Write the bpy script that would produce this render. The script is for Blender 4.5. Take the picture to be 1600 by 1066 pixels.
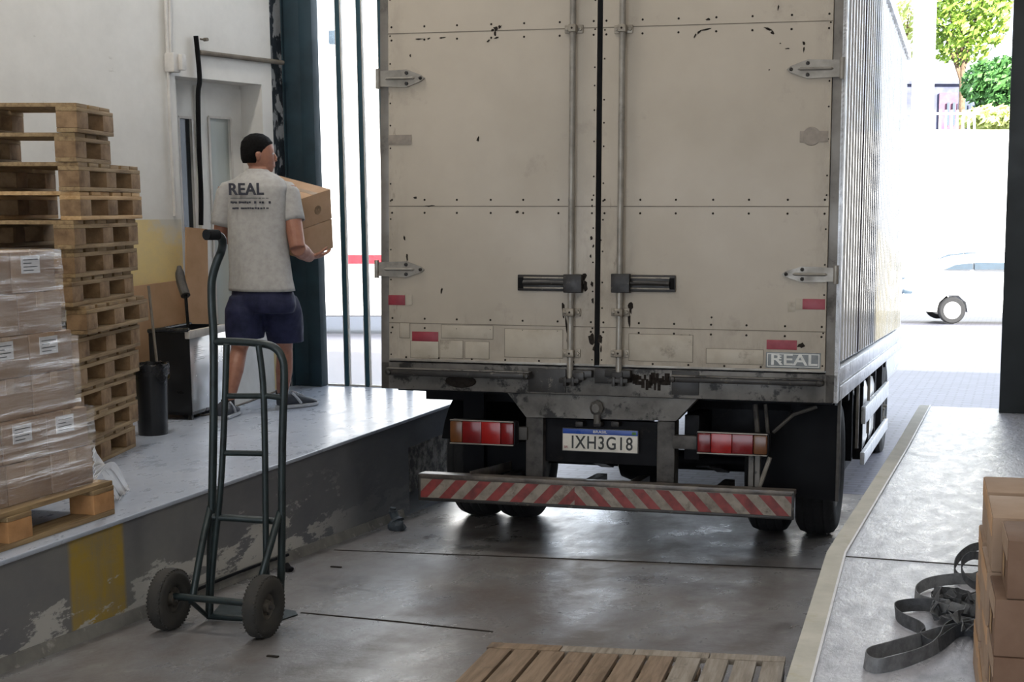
import bpy, bmesh, math, random
from mathutils import Vector, Matrix
random.seed(7)
for o in list(bpy.data.objects): bpy.data.objects.remove(o)
SC = bpy.context.scene
COL = SC.collection

# ------------------------------------------------------------------ camera
FPX, YAW, PITCH, CX, CY = 2237.4, .26166, .13891, 984.4, 635.3
EYE = 1.75
def _rot(a, b):
    ca, sa, cb, sb = math.cos(a), math.sin(a), math.cos(b), math.sin(b)
    Ry = Matrix(((ca, 0, sa), (0, 1, 0), (-sa, 0, ca)))
    Rx = Matrix(((1, 0, 0), (0, cb, -sb), (0, sb, cb)))
    return Rx @ Ry
SW = Matrix(((1, 0, 0), (0, 0, -1), (0, 1, 0)))
RW = _rot(YAW, PITCH) @ SW               # world -> (right, down, forward)
CAMP = Vector((0, 0, EYE))
cam = bpy.data.cameras.new('camera'); camo = bpy.data.objects.new('camera', cam); COL.objects.link(camo)
cam.sensor_width = 36; cam.lens = FPX * 36 / 1600
cam.shift_x = (800 - CX) / 1600; cam.shift_y = (CY - 533) / 1600
cam.clip_end = 400
r_, d_, f_ = RW[0], RW[1], RW[2]
camo.matrix_world = Matrix(((r_[0], -d_[0], -f_[0], 0), (r_[1], -d_[1], -f_[1], 0), (r_[2], -d_[2], -f_[2], EYE), (0, 0, 0, 1)))
SC.camera = camo

# ------------------------------------------------------------------ world, sun, exposure
SC.view_settings.view_transform = 'Standard'
SC.view_settings.look = 'None'
SC.view_settings.gamma = 1
SC.view_settings.use_curve_mapping = False
SC.view_settings.exposure = 0.0
w = bpy.data.worlds.new('sky'); SC.world = w; w.use_nodes = True
bg = w.node_tree.nodes['Background']
bg.inputs[0].default_value = (.80, .89, 1, 1); bg.inputs[1].default_value = 4.2
sun = bpy.data.lights.new('sun', 'SUN'); sun.energy = 26; sun.angle = .01; sun.color = (1, .96, .88)
suno = bpy.data.objects.new('sun', sun); COL.objects.link(suno)
suno.rotation_euler = Vector((-.9, 1, -.62)).to_track_quat('-Z', 'Y').to_euler()
suno.location = (5, -10, 20)
LAMP_W = 60
LAMP_SPOTS = [(-3.4, .6), (-4.3, 6.3), (1.6, .6), (1.6, 5.6), (-3.4, -2.6), (1.6, -2.6)]

# ------------------------------------------------------------------ measuring helpers (photo pixel -> point on a plane of the place)
def ray(px, py): return RW.transposed() @ Vector(((px - CX) / FPX, (py - CY) / FPX, 1))
def atZ(px, py, z): r = ray(px, py); return CAMP + r * ((z - EYE) / r.z)
def atY(px, py, y): r = ray(px, py); return CAMP + r * (y / r.y)
def atD(px, py, d): return CAMP + ray(px, py) * d
AL, BE = .04678, -.01928
def _rotT():
    ca, sa, cb, sb = math.cos(BE), math.sin(BE), math.cos(-AL), math.sin(-AL)
    Ry = Matrix(((ca, 0, sa), (0, 1, 0), (-sa, 0, ca)))
    Rx = Matrix(((1, 0, 0), (0, cb, -sb), (0, sb, cb)))
    return SW.transposed() @ (Rx @ Ry) @ SW
MT = _rotT()
TO = Vector((-3.351, 7.213, .756))       # rear left bottom corner of the truck box
def tl(px, py, y=0.):                    # truck-local point on the plane y
    r = MT.transposed() @ ray(px, py); o = MT.transposed() @ (CAMP - TO)
    t = (y - o.y) / r.y
    return o + r * t
def tlx(px, py, x):                      # truck-local point on the plane x
    r = MT.transposed() @ ray(px, py); o = MT.transposed() @ (CAMP - TO)
    t = (x - o.x) / r.x
    return o + r * t

# ------------------------------------------------------------------ materials
def rgb(h):
    if isinstance(h, str):
        v = [int(h[i:i + 2], 16) / 255 for i in (0, 2, 4)]
        return tuple(((c + .055) / 1.055) ** 2.4 if c > .04045 else c / 12.92 for c in v) + (1,)
    return tuple(h) + (1,) if len(h) == 3 else tuple(h)
class NT:
    def __init__(s, m):
        m.use_nodes = True; s.m = m; s.n = m.node_tree.nodes; s.l = m.node_tree.links
        s.b = s.n['Principled BSDF']
        tc = s.n.new('ShaderNodeTexCoord'); oi = s.n.new('ShaderNodeObjectInfo')
        mul = s.n.new('ShaderNodeMath'); mul.operation = 'MULTIPLY'; mul.inputs[1].default_value = 37
        s.l.new(oi.outputs['Random'], mul.inputs[0])
        ad = s.n.new('ShaderNodeVectorMath'); ad.operation = 'ADD'
        s.l.new(tc.outputs['Object'], ad.inputs[0]); s.l.new(mul.outputs[0], ad.inputs[1])
        s.co = ad.outputs[0]; s.raw = tc.outputs['Object']
    def noise(s, scale, detail=4, rough=.6, stretch=None, raw=False):
        c = s.raw if raw else s.co
        if stretch:
            mp = s.n.new('ShaderNodeMapping'); mp.inputs['Scale'].default_value = stretch; s.l.new(c, mp.inputs[0]); c = mp.outputs[0]
        t = s.n.new('ShaderNodeTexNoise'); t.inputs['Scale'].default_value = scale; t.inputs['Detail'].default_value = detail
        t.inputs['Roughness'].default_value = rough; s.l.new(c, t.inputs['Vector']); return t.outputs['Fac']
    def ramp(s, fac, a, b, lo=0, hi=1):
        r = s.n.new('ShaderNodeMapRange'); r.inputs[1].default_value = a; r.inputs[2].default_value = b
        r.inputs[3].default_value = lo; r.inputs[4].default_value = hi; s.l.new(fac, r.inputs[0]); return r.outputs[0]
    def math(s, op, a, b=0.):
        t = s.n.new('ShaderNodeMath'); t.operation = op
        for i, v in enumerate((a, b)):
            if isinstance(v, (int, float)): t.inputs[i].default_value = v
            else: s.l.new(v, t.inputs[i])
        return t.outputs[0]
    def mix(s, fac, a, b):
        t = s.n.new('ShaderNodeMix'); t.data_type = 'RGBA'
        if isinstance(fac, (int, float)): t.inputs[0].default_value = fac
        else: s.l.new(fac, t.inputs[0])
        for i, v in ((6, a), (7, b)):
            if hasattr(v, 'is_linked') or not isinstance(v, (str, tuple, list)): s.l.new(v, t.inputs[i])
            else: t.inputs[i].default_value = rgb(v)
        return t.outputs[2]
    def xyz(s):
        t = s.n.new('ShaderNodeSeparateXYZ'); s.l.new(s.raw, t.inputs[0]); return t.outputs
    def band(s, v, a, b, soft=.01):      # 1 between a and b
        return s.math('MULTIPLY', s.ramp(v, a - soft, a + soft), s.ramp(v, b - soft, b + soft, 1, 0))
    def bump(s, h, strength=.3, dist=.01):
        t = s.n.new('ShaderNodeBump'); t.inputs['Strength'].default_value = strength; t.inputs['Distance'].default_value = dist
        s.l.new(h, t.inputs['Height']); s.l.new(t.outputs[0], s.b.inputs['Normal'])
    def col(s, c): s.l.new(c, s.b.inputs['Base Color'])
    def rough(s, v):
        if isinstance(v, (int, float)): s.b.inputs['Roughness'].default_value = v
        else: s.l.new(v, s.b.inputs['Roughness'])
MATS = {}
def mat(name, c1, c2=None, rough=.6, metal=0, scale=8, lo=.4, hi=.7, bump=0, bscale=None, stretch=None, rr=.12, dirt=None, dirt_lo=.56, dirt_hi=.66, dscale=5):
    m = bpy.data.materials.new(name); t = NT(m)
    n = t.noise(scale, 6, .6, stretch)
    c = t.mix(t.ramp(n, lo, hi), c1, c2 or c1)
    if dirt:
        c = t.mix(t.ramp(t.noise(dscale, 8, .7), dirt_lo, dirt_hi), c, dirt)
    t.col(c); t.b.inputs['Metallic'].default_value = metal
    t.rough(t.ramp(n, .3, .7, max(.03, rough - rr), min(1, rough + rr)))
    if bump: t.bump(t.noise(bscale or scale * 3, 5, .6, stretch), bump, .01)
    MATS[name] = m; return m
M = MATS
mat('wood_old', '9c8365', '6e573f', .8, scale=3, stretch=(14, 14, 1.2), bump=.3, dirt='4c3a2a', dirt_lo=.6, dirt_hi=.8)
mat('wood_long', '9d845f', '745d44', .8, scale=3, stretch=(14, 1.2, 14), bump=.3, dirt='5b4632', dirt_lo=.6, dirt_hi=.85)
mat('wood_pale', 'c9a678', 'a98558', .8, scale=3, stretch=(14, 1.2, 14), bump=.3, dirt='7a5f42', dirt_lo=.62, dirt_hi=.9)
mat('wood_block', '967958', '6c543d', .85, scale=12, bump=.3, dirt='55402c', dirt_lo=.58, dirt_hi=.8)
mat('wood_block_fresh', 'b8895a', '9a6f46', .8, scale=10, bump=.25)
mat('wood_grey', '8f867b', '6f655a', .8, scale=3, stretch=(16, 1.2, 14), bump=.3, dirt='4d4640', dirt_lo=.58, dirt_hi=.75)
mat('wood_brown', '84705c', '655341', .75, scale=3, stretch=(16, 1.2, 14), bump=.3, dirt='3f342b', dirt_lo=.58, dirt_hi=.75)
mat('cardboard', '97806c', '866f5c', .75, scale=4, bump=.08, bscale=40)
mat('cardboard_dark', '6b5240', '5a4232', .75, scale=4, bump=.08, bscale=40)
mat('cardboard_warm', 'ae8a68', '9c7a58', .75, scale=4, bump=.08, bscale=40)
mat('tape', 'a68e75', '967c62', .35, scale=8)
mat('label_paper', 'cfcfd2', 'bebfc4', .5, scale=20)
mat('ink', '3a3a3e', '2c2c30', .6)
mat('door_cream', 'aba193', '9f9587', .45, scale=1.6, lo=.35, hi=.75, rr=.08, dirt='8a8074', dirt_lo=.6, dirt_hi=.78, dscale=2.6)
mat('patch_cream', 'a39a8c', '918879', .5, scale=6, rr=.08, dirt='6f665b', dirt_lo=.58, dirt_hi=.72, dscale=7)
mat('chip', '2a2521', '1d1917', .9, scale=60)
mat('seam', '6f675c', '585047', .8)
mat('frame_grey', '716c66', '56514c', .45, .3, scale=5, dirt='37332f', dirt_lo=.55, dirt_hi=.72)
mat('beam_grey', '6c6863', '4b4845', .5, .2, scale=5, dirt='1f1d1c', dirt_lo=.53, dirt_hi=.6, dscale=9)
mat('beam_dark', '2e2b29', '1b1918', .45, .3, scale=8, dirt='6b645b', dirt_lo=.6, dirt_hi=.68, dscale=12)
mat('zinc', '8f8a82', '726d66', .4, .35, scale=9, dirt='544d45', dirt_lo=.6, dirt_hi=.75)
mat('bracket_metal', '8f877a', '6d655a', .45, .3, scale=12, dirt='3d352d', dirt_lo=.56, dirt_hi=.7, dscale=14)
mat('lock_black', '25211f', '141312', .4, .3, scale=18, dirt='5d554d', dirt_lo=.62, dirt_hi=.72, dscale=20)
mat('gasket', '0b0b0c', '070708', .7)
mat('chassis', '1b1b1e', '111114', .55, .2, scale=8, dirt='35312e', dirt_lo=.58, dirt_hi=.75, dscale=8)
mat('chassis_grey', '4a4642', '2c2a29', .55, .2, scale=10, dirt='15151a', dirt_lo=.55, dirt_hi=.7)
mat('rubber_flap', '08090d', '0d0e13', .6, scale=6)
mat('tyre', '1a1a1c', '242425', .85, scale=20, bump=.2)
mat('tyre_dusty', '282725', '3a3733', .9, scale=12, bump=.15)
mat('rim', '45413c', '6b655c', .6, .2, scale=12)
mat('rim_white', 'cfcfcf', 'b8b8b8', .4, .2, scale=12)
mat('tape_red', '852433', '701d29', .45, scale=14)
mat('bumper_red', '7a2925', '4f1f1d', .5, scale=14, dirt='4e3a35', dirt_lo=.58, dirt_hi=.7, dscale=16)
mat('bumper_white', '847b6f', '665e55', .5, scale=14, dirt='54493f', dirt_lo=.54, dirt_hi=.68, dscale=16)
mat('bumper_steel', '4b4542', '766e66', .4, .4, scale=10)
mat('lamp_red', '6d0d10', '500a0d', .18, scale=6, rr=.03)
mat('lamp_red_bright', '8f1512', '750e0e', .18, scale=6, rr=.03)
mat('lamp_amber', '643b1c', '4f2f17', .22, scale=6, rr=.03)
mat('plate_white', 'cfcac0', 'b9b4aa', .4, scale=20)
mat('plate_blue', '1c4396', '183a80', .35)
mat('plate_ink', '141414', '1c1c1c', .5)
mat('sticker_grey', '6f7375', '5d6163', .45, scale=20)
mat('sticker_warm', '877d72', '766c62', .5, scale=20)
mat('sticker_letter', 'c6c6c2', 'adada8', .45, scale=20)
mat('alu_side', 'e4e5e8', 'd4d6da', .1, .7, scale=3, rr=.03)
mat('alu_dark', '5a5357', '463f43', .5, .2)
mat('alu_rail', 'd4d5d8', 'b2b4b8', .35, .3, scale=9, dirt='8d8c8c', dirt_lo=.6, dirt_hi=.7, dscale=14)
mat('teal_post', '1c343e', '12252d', .65, 0, scale=3, rr=.08)
mat('teal_gate', '1f4450', '17343e', .4, .1, scale=3)
mat('post_dark', '111a1c', '0b1214', .5, 0, scale=2)
mat('hand_green', '222d2e', '161f21', .42, .2, scale=8, dirt='10171a', dirt_lo=.56, dirt_hi=.68, dscale=14)
mat('grip', '17181a', '202124', .7)
mat('bin_black', '101114', '18191d', .35, scale=6)
mat('bag_black', '0b0b0d', '15161a', .25, scale=12, bump=.5)
mat('crate_white', 'e6e8ea', 'd8dbdf', .22, .6, scale=3)
mat('door_paint', 'd3d1cb', 'c2c0ba', .5, scale=3, dirt='a9a59d', dirt_lo=.62, dirt_hi=.78)
mat('conduit', 'c9c4bd', 'b4afa8', .5, scale=8)
mat('strap', '6d6f72', '4f5154', .75, scale=30, bump=.3)
mat('strap_dark', '44464a', '303236', .75, scale=30, bump=.3)
mat('shirt', 'a8a5a1', '9b9894', .85, scale=30, bump=.2, bscale=9)
mat('shorts', '10163a', '0b102b', .8, scale=14, bump=.25, bscale=12)
mat('skin', '9a6a55', '8a5c49', .5, scale=20, rr=.06)
mat('hair', '0b0908', '070505', .7, scale=60, bump=.5)
mat('shoe', '2b2e36', '43474f', .6, scale=14)
mat('shoe_white', 'b5b8be', 'a2a6ad', .5)
mat('sock', '2a2a2c', '353538', .9)
mat('print_ink', '3a3b45', '30313b', .8, scale=40)
mat('van_white', 'e8e8e8', 'dcdcdc', .2, scale=3)
mat('van_red', 'c2202c', 'b01c28', .3)
mat('van_window', '33424f', '2a3844', .35, rr=.03)
mat('leaf', '8aa63c', '55752a', .6, scale=3)
mat('leaf_dark', '4c7a3a', '35602e', .6, scale=3)
mat('leaf_pale', 'c9cf86', 'a3b15a', .6, scale=3)
mat('bark', '6d5a48', '51412f', .9, scale=10)
mat('far_wall', '4d5066', '42455b', .7, scale=2)
mat('far_pink', '6e4a5c', '60405a', .7, scale=2)
mat('far_white', 'e6e4e0', 'dad8d4', .7, scale=2)
mat('kerb_grey', '77756f', '5c5a57', .8, scale=6, bump=.3, dirt='99968f', dirt_lo=.58, dirt_hi=.66, dscale=8)
mat('rag', '3c444c', '1a1f24', .8, scale=16)
mat('lamp_body', 'd0d0d0', 'c0c0c0', .5)
mat('blue_dark', '243043', '1b2433', .5)

for k_ in ('gasket', 'rubber_flap', 'chassis', 'chip', 'hair', 'grip'): MATS[k_].node_tree.nodes['Principled BSDF'].inputs['Specular IOR Level'].default_value = .12
def special():
    # door sheet: cream paint, grime along the edges, the hinges side and low down
    m = MATS['door_cream']; t = NT(m); m.node_tree.nodes['Principled BSDF']; x = t.xyz()
    base = t.b.inputs['Base Color'].links[0].from_socket
    n = t.noise(7, 9, .7, (1, 1, .45), raw=True); n2 = t.noise(18, 8, .7, (1.6, 1, .35), raw=True)
    ed = t.math('ADD', t.math('ADD', t.ramp(x[0], .05, .17, 1, 0), t.ramp(x[0], 2.34, 2.44, 0, 1)), t.math('MULTIPLY', t.band(x[0], 1.06, 1.42, .05), t.ramp(x[2], .75, 1.2, .8, .15)))
    low = t.ramp(x[2], .16, .5, 1, 0)
    g = t.math('MULTIPLY', t.ramp(n, .44, .62), t.math('MAXIMUM', t.math('MULTIPLY', ed, .6), t.math('MULTIPLY', low, .6)))
    c = t.mix(g, base, '7f766a'); c = t.mix(t.math('MULTIPLY', t.ramp(n2, .60, .68), t.math('MAXIMUM', t.math('MULTIPLY', ed, .7), t.math('MULTIPLY', low, .55))), c, '534b43')
    t.col(c)
    # bay floor
    m = bpy.data.materials.new('bay_concrete'); t = NT(m); M['bay_concrete'] = m
    big = t.noise(.9, 5, .6, raw=True); fine = t.noise(9, 8, .7, raw=True); med = t.noise(2.6, 7, .65, (1, .6, 1), raw=True)
    c = t.mix(t.ramp(big, .35, .65), '6f6f73', '807e7c'); c = t.mix(t.ramp(med, .42, .62), c, '5e5855')
    c = t.mix(t.ramp(fine, .6, .75, 0, .7), c, 'a8a49e')
    c = t.mix(t.ramp(t.noise(1.7, 6, .6, raw=True), .57, .68, 0, .7), c, '463f3c')
    t.col(c); t.rough(t.ramp(med, .35, .65, .2, .46)); t.bump(fine, .5, .008); t.b.inputs['Specular IOR Level'].default_value = .75
    # dock top
    m = bpy.data.materials.new('dock_paint'); t = NT(m); M['dock_paint'] = m
    big = t.noise(1.3, 5, .6, raw=True); fine = t.noise(12, 8, .7, (1, .5, 1), raw=True)
    c = t.mix(t.ramp(big, .35, .65), '98a0ae', 'a9b0bd'); c = t.mix(t.ramp(fine, .5, .8, 0, .2), c, '74777d')
    t.col(c); t.rough(t.ramp(fine, .3, .7, .22, .4)); t.bump(fine, .1, .003)
    # right dock top: rough trowelled cement with a polish
    m = bpy.data.materials.new('dock_rough'); t = NT(m); M['dock_rough'] = m
    fine = t.noise(16, 8, .7, (1, .55, 1), raw=True); med = t.noise(4, 6, .6, (1, .5, 1), raw=True)
    c = t.mix(t.ramp(fine, .4, .65), 'b4b5bd', '92939c')
    t.col(c); t.rough(t.ramp(fine, .3, .7, .2, .42)); t.bump(t.math('ADD', fine, med), .6, .012)
    # curb strip
    m = bpy.data.materials.new('curb_cement'); t = NT(m); M['curb_cement'] = m
    n = t.noise(7, 8, .7, raw=True)
    c = t.mix(t.ramp(n, .35, .7), 'a6a49b', 'bab7ae'); c = t.mix(t.ramp(t.noise(5, 8, .7, raw=True), .58, .66, 0, .45), c, '9d9574')
    t.col(c); t.rough(.8); t.bump(n, .4, .01)
    # dock face, object Y runs along the wall, object Z is height
    m = bpy.data.materials.new('dock_face'); t = NT(m); M['dock_face'] = m
    x = t.xyz(); n = t.noise(6, 10, .75, (1, .35, 1), raw=True); s2 = t.noise(3.2, 9, .7, (1, .5, 1.6), raw=True)
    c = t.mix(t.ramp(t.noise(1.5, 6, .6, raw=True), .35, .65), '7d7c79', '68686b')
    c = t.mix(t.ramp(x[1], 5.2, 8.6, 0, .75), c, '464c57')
    yb = t.math('MULTIPLY', t.band(x[1], 4.80, 5.16, .012), t.ramp(t.noise(4, 8, .7, (1, 3, .5), raw=True), .3, .55, .55, 1))
    c = t.mix(t.math('MULTIPLY', yb, t.ramp(n, .3, .5, .45, .92)), c, 'a3872e')
    # height above the sloping floor
    hh = t.math('ADD', x[2], t.math('MULTIPLY', t.math('SUBTRACT', x[1], 5.), .05))
    low = t.band(hh, .02, .20, .05); low2 = t.ramp(hh, .16, .5, 1, 0)
    near = t.ramp(x[1], 4.9, 5.4, 1, .15)
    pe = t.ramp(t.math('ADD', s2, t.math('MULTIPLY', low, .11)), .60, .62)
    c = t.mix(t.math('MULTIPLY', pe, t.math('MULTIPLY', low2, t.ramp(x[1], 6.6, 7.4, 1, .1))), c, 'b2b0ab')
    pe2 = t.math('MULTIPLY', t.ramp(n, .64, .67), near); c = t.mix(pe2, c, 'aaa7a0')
    edge = t.math('MULTIPLY', t.ramp(x[2], .425, .44), t.ramp(t.noise(14, 6, .7, raw=True), .42, .5)); c = t.mix(edge, c, 'a5a298')
    t.col(c); t.rough(t.ramp(n, .3, .7, .5, .8)); t.bump(n, .4, .01)
    # upper white / lower yellow wall
    m = bpy.data.materials.new('wall_two_tone'); t = NT(m); M['wall_two_tone'] = m
    x = t.xyz(); n = t.noise(3, 8, .7, raw=True)
    c = t.mix(t.ramp(n, .4, .75), 'cfccc6', 'c3c0ba')
    c = t.mix(t.ramp(t.noise(4, 9, .75, (1, 1, 2), raw=True), .66, .7, 0, .5), c, '9d978f')
    yel = t.mix(t.ramp(n, .35, .6), 'd8bf82', 'c9b486'); yel = t.mix(t.ramp(t.noise(2.2, 6, .6, raw=True), .5, .62), yel, 'bdb8ac')
    c = t.mix(t.ramp(x[2], 1.664, 1.668, 1, 0), c, yel)
    t.col(c); t.rough(.6); t.bump(n, .12, .01)
    # peeling dark strip beside the post
    m = bpy.data.materials.new('peeling_strip'); t = NT(m); M['peeling_strip'] = m
    x = t.xyz(); n = t.noise(9, 6, .6, (1.2, 1, .8), raw=True)
    c = t.mix(t.ramp(n, .50, .53), '141b22', '8b8b8a'); t.col(c); t.rough(.6); t.bump(n, .8, .03)
    # brick street
    m = bpy.data.materials.new('street_setts'); t = NT(m); M['street_setts'] = m
    b = t.n.new('ShaderNodeTexBrick'); t.l.new(t.raw, b.inputs['Vector']); b.inputs['Scale'].default_value = 2.4
    b.inputs['Color1'].default_value = rgb('55555f'); b.inputs['Color2'].default_value = rgb('60606b'); b.inputs['Mortar'].default_value = rgb('44444d')
    b.inputs['Mortar Size'].default_value = .03
    n = t.noise(3, 8, .7, (.4, 1.6, 1), raw=True); c = t.mix(t.ramp(n, .4, .7, 0, .5), b.outputs[0], '4c4c56')
    t.col(c); t.rough(.6); t.bump(n, .3, .01)
    # shrink film
    m = bpy.data.materials.new('film'); t = NT(m); M['film'] = m
    n = t.noise(8, 7, .62, (.8, .22, 4.2)); n2 = t.noise(26, 5, .6, (1, .35, 2.6))
    gl = t.n.new('ShaderNodeBsdfGlossy'); gl.inputs['Roughness'].default_value = .07; gl.inputs['Color'].default_value = (.95, .95, .97, 1)
    h = t.math('ADD', n, t.math('MULTIPLY', n2, .3)); bp = t.n.new('ShaderNodeBump'); bp.inputs['Strength'].default_value = 1; bp.inputs['Distance'].default_value = .05; t.l.new(h, bp.inputs['Height']); t.l.new(bp.outputs[0], gl.inputs['Normal'])
    tr = t.n.new('ShaderNodeBsdfTransparent'); mx = t.n.new('ShaderNodeMixShader')
    t.l.new(t.ramp(n, .5, .72, .06, .42), mx.inputs[0]); t.l.new(tr.outputs[0], mx.inputs[1]); t.l.new(gl.outputs[0], mx.inputs[2])
    t.l.new(mx.outputs[0], t.n['Material Output'].inputs[0])
    m = bpy.data.materials.new('film_tail'); t = NT(m); M['film_tail'] = m
    t.b.inputs['Base Color'].default_value = (.95, .95, .97, 1); t.rough(.15); t.b.inputs['Alpha'].default_value = .92
    # glass
    m = bpy.data.materials.new('door_glass'); t = NT(m); M['door_glass'] = m
    t.b.inputs['Base Color'].default_value = (.42, .45, .42, 1); t.rough(.18); t.b.inputs['Specular IOR Level'].default_value = .8
    m = bpy.data.materials.new('door_glass_dark'); t = NT(m); M['door_glass_dark'] = m
    t.b.inputs['Base Color'].default_value = (.03, .035, .04, 1); t.rough(.12); t.b.inputs['Specular IOR Level'].default_value = .8
    m = bpy.data.materials.new('gate_pane'); t = NT(m); M['gate_pane'] = m
    t.b.inputs['Base Color'].default_value = (.85, .9, .92, 1); t.rough(.15)
    tr = t.n.new('ShaderNodeBsdfTransparent'); mx = t.n.new('ShaderNodeMixShader'); mx.inputs[0].default_value = .12
    t.l.new(tr.outputs[0], mx.inputs[1]); t.l.new(t.b.outputs[0], mx.inputs[2]); t.l.new(mx.outputs[0], t.n['Material Output'].inputs[0])
    # tank
    m = bpy.data.materials.new('old_concrete'); t = NT(m); M['old_concrete'] = m
    n = t.noise(12, 9, .75, raw=True); c = t.mix(t.ramp(n, .42, .56), '9a958e', '4a4745'); t.col(c); t.rough(.9); t.bump(n, 1., .03)
special()

# ------------------------------------------------------------------ mesh builder
def basis(ax):
    ax = Vector(ax).normalized(); u = ax.orthogonal().normalized(); return u, ax.cross(u)
class MB:
    def __init__(s): s.v = []; s.f = []; s.mi = []
    def add(s, vs, fs, mi=0):
        b = len(s.v); s.v += [Vector(v) for v in vs]; s.f += [[i + b for i in f] for f in fs]; s.mi += [mi] * len(fs); return s
    def box(s, lo, hi, mi=0, ch=0., mt=None):
        lo = Vector(lo); hi = Vector(hi)
        lo, hi = Vector([min(a, b) for a, b in zip(lo, hi)]), Vector([max(a, b) for a, b in zip(lo, hi)])
        c = (lo + hi) / 2; h = (hi - lo) / 2
        ch = min(ch, .45 * min(h) * 2)
        if ch <= 0:
            vs = [c + Vector((x * h.x, y * h.y, z * h.z)) for x in (-1, 1) for y in (-1, 1) for z in (-1, 1)]
            fs = [(0, 1, 3, 2), (4, 6, 7, 5), (0, 4, 5, 1), (2, 3, 7, 6), (0, 2, 6, 4), (1, 5, 7, 3)]
        else:
            bm = bmesh.new(); bmesh.ops.create_cube(bm, size=2)
            for v in bm.verts: v.co = Vector((v.co.x * h.x, v.co.y * h.y, v.co.z * h.z))
            bmesh.ops.bevel(bm, geom=bm.edges[:], offset=ch, segments=2, profile=.6, affect='EDGES')
            bm.verts.index_update(); vs = [c + v.co for v in bm.verts]; fs = [[v.index for v in f.verts] for f in bm.faces]; bm.free()
        if mt is not None: vs = [mt @ Vector(v) for v in vs]
        return s.add(vs, fs, mi)
    def tube(s, pts, r, n=10, mi=0, closed=False, caps=True):
        pts = [Vector(p) for p in pts]; rs = r if isinstance(r, (list, tuple)) else [r] * len(pts)
        vs = []; u = None; N = len(pts)
        for i, p in enumerate(pts):
            if closed: t = pts[(i + 1) % N] - pts[i - 1]
            else: t = pts[min(i + 1, N - 1)] - pts[max(i - 1, 0)]
            t.normalize()
            if u is None: u = t.orthogonal().normalized()
            u = (u - t * u.dot(t)).normalized(); w_ = t.cross(u)
            for k in range(n):
                a = 2 * math.pi * k / n; vs.append(p + (u * math.cos(a) + w_ * math.sin(a)) * rs[i])
        fs = []
        for i in range(N if closed else N - 1):
            j = (i + 1) % N
            for k in range(n): fs.append((i * n + k, i * n + (k + 1) % n, j * n + (k + 1) % n, j * n + k))
        if caps and not closed: fs.append(list(range(n))[::-1]); fs.append([(N - 1) * n + k for k in range(n)])
        return s.add(vs, fs, mi)
    def cyl(s, a, b, r, n=16, mi=0): return s.tube([a, b], r, n, mi)
    def lathe(s, prof, o, ax, n=28, mi=0, closed=False):      # prof: (radius, along)
        u, w_ = basis(ax); ax = Vector(ax).normalized(); o = Vector(o); vs = []; m_ = len(prof)
        for r, h in prof:
            for k in range(n):
                a = 2 * math.pi * k / n; vs.append(o + ax * h + (u * math.cos(a) + w_ * math.sin(a)) * r)
        fs = []
        for i in range(m_ if closed else m_ - 1):
            j = (i + 1) % m_
            for k in range(n): fs.append((i * n + k, i * n + (k + 1) % n, j * n + (k + 1) % n, j * n + k))
        return s.add(vs, fs, mi)
    def prism(s, poly, fn, d0, d1, mi=0):                     # poly of (a,b), fn(a,b,d)->Vector
        n = len(poly); vs = [fn(a, b, d0) for a, b in poly] + [fn(a, b, d1) for a, b in poly]
        fs = [list(range(n))[::-1], [n + i for i in range(n)]] + [(i, (i + 1) % n, n + (i + 1) % n, n + i) for i in range(n)]
        return s.add(vs, fs, mi)
    def loft(s, secs, n=20, mi=0, caps=True, pw=2.):          # secs: (centre, axisU*ru, axisV*rv)
        vs = []
        for c, U, V in secs:
            c, U, V = Vector(c), Vector(U), Vector(V)
            for k in range(n):
                a = 2 * math.pi * k / n; ca, sa = math.cos(a), math.sin(a)
                e = 2 / pw
                vs.append(c + U * (math.copysign(abs(ca) ** e, ca)) + V * (math.copysign(abs(sa) ** e, sa)))
        fs = []; N = len(secs)
        for i in range(N - 1):
            for k in range(n): fs.append((i * n + k, i * n + (k + 1) % n, (i + 1) * n + (k + 1) % n, (i + 1) * n + k))
        if caps: fs.append(list(range(n))[::-1]); fs.append([(N - 1) * n + k for k in range(n)])
        return s.add(vs, fs, mi)
    def ribbon(s, pts, up, wd, th=.002, mi=0):
        pts = [Vector(p) for p in pts]; N = len(pts); vs = []
        ups = up if isinstance(up, list) else [Vector(up)] * N
        for i, p in enumerate(pts):
            t = (pts[min(i + 1, N - 1)] - pts[max(i - 1, 0)]).normalized(); u = Vector(ups[i]).normalized(); nn = t.cross(u).normalized()
            for a, b in ((-1, -1), (1, -1), (1, 1), (-1, 1)): vs.append(p + u * a * wd / 2 + nn * b * th / 2)
        fs = [(0, 1, 2, 3), [4 * (N - 1) + k for k in (3, 2, 1, 0)]]
        for i in range(N - 1):
            for k in range(4): fs.append((4 * i + k, 4 * i + (k + 1) % 4, 4 * i + 4 + (k + 1) % 4, 4 * i + 4 + k))
        return s.add(vs, fs, mi)
    def build(s, name, mats, parent=None, smooth=True, label=None, ang=.6, loc=None):
        me = bpy.data.meshes.new(name); loc = Vector(loc) if loc is not None else Vector((0, 0, 0))
        me.from_pydata([v - loc for v in s.v], [], s.f)
        bm = bmesh.new(); bm.from_mesh(me); bmesh.ops.recalc_face_normals(bm, faces=bm.faces[:]); bm.to_mesh(me); bm.free()
        if not isinstance(mats, (list, tuple)): mats = [mats]
        for k in mats: me.materials.append(M[k] if isinstance(k, str) else k)
        me.polygons.foreach_set('material_index', s.mi)
        if smooth:
            me.polygons.foreach_set('use_smooth', [True] * len(me.polygons)); me.set_sharp_from_angle(angle=ang)
        o = bpy.data.objects.new(name, me); COL.objects.link(o); o.location = loc
        if parent is not None: o.parent = parent
        if label: o['label'] = label
        return o
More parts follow.
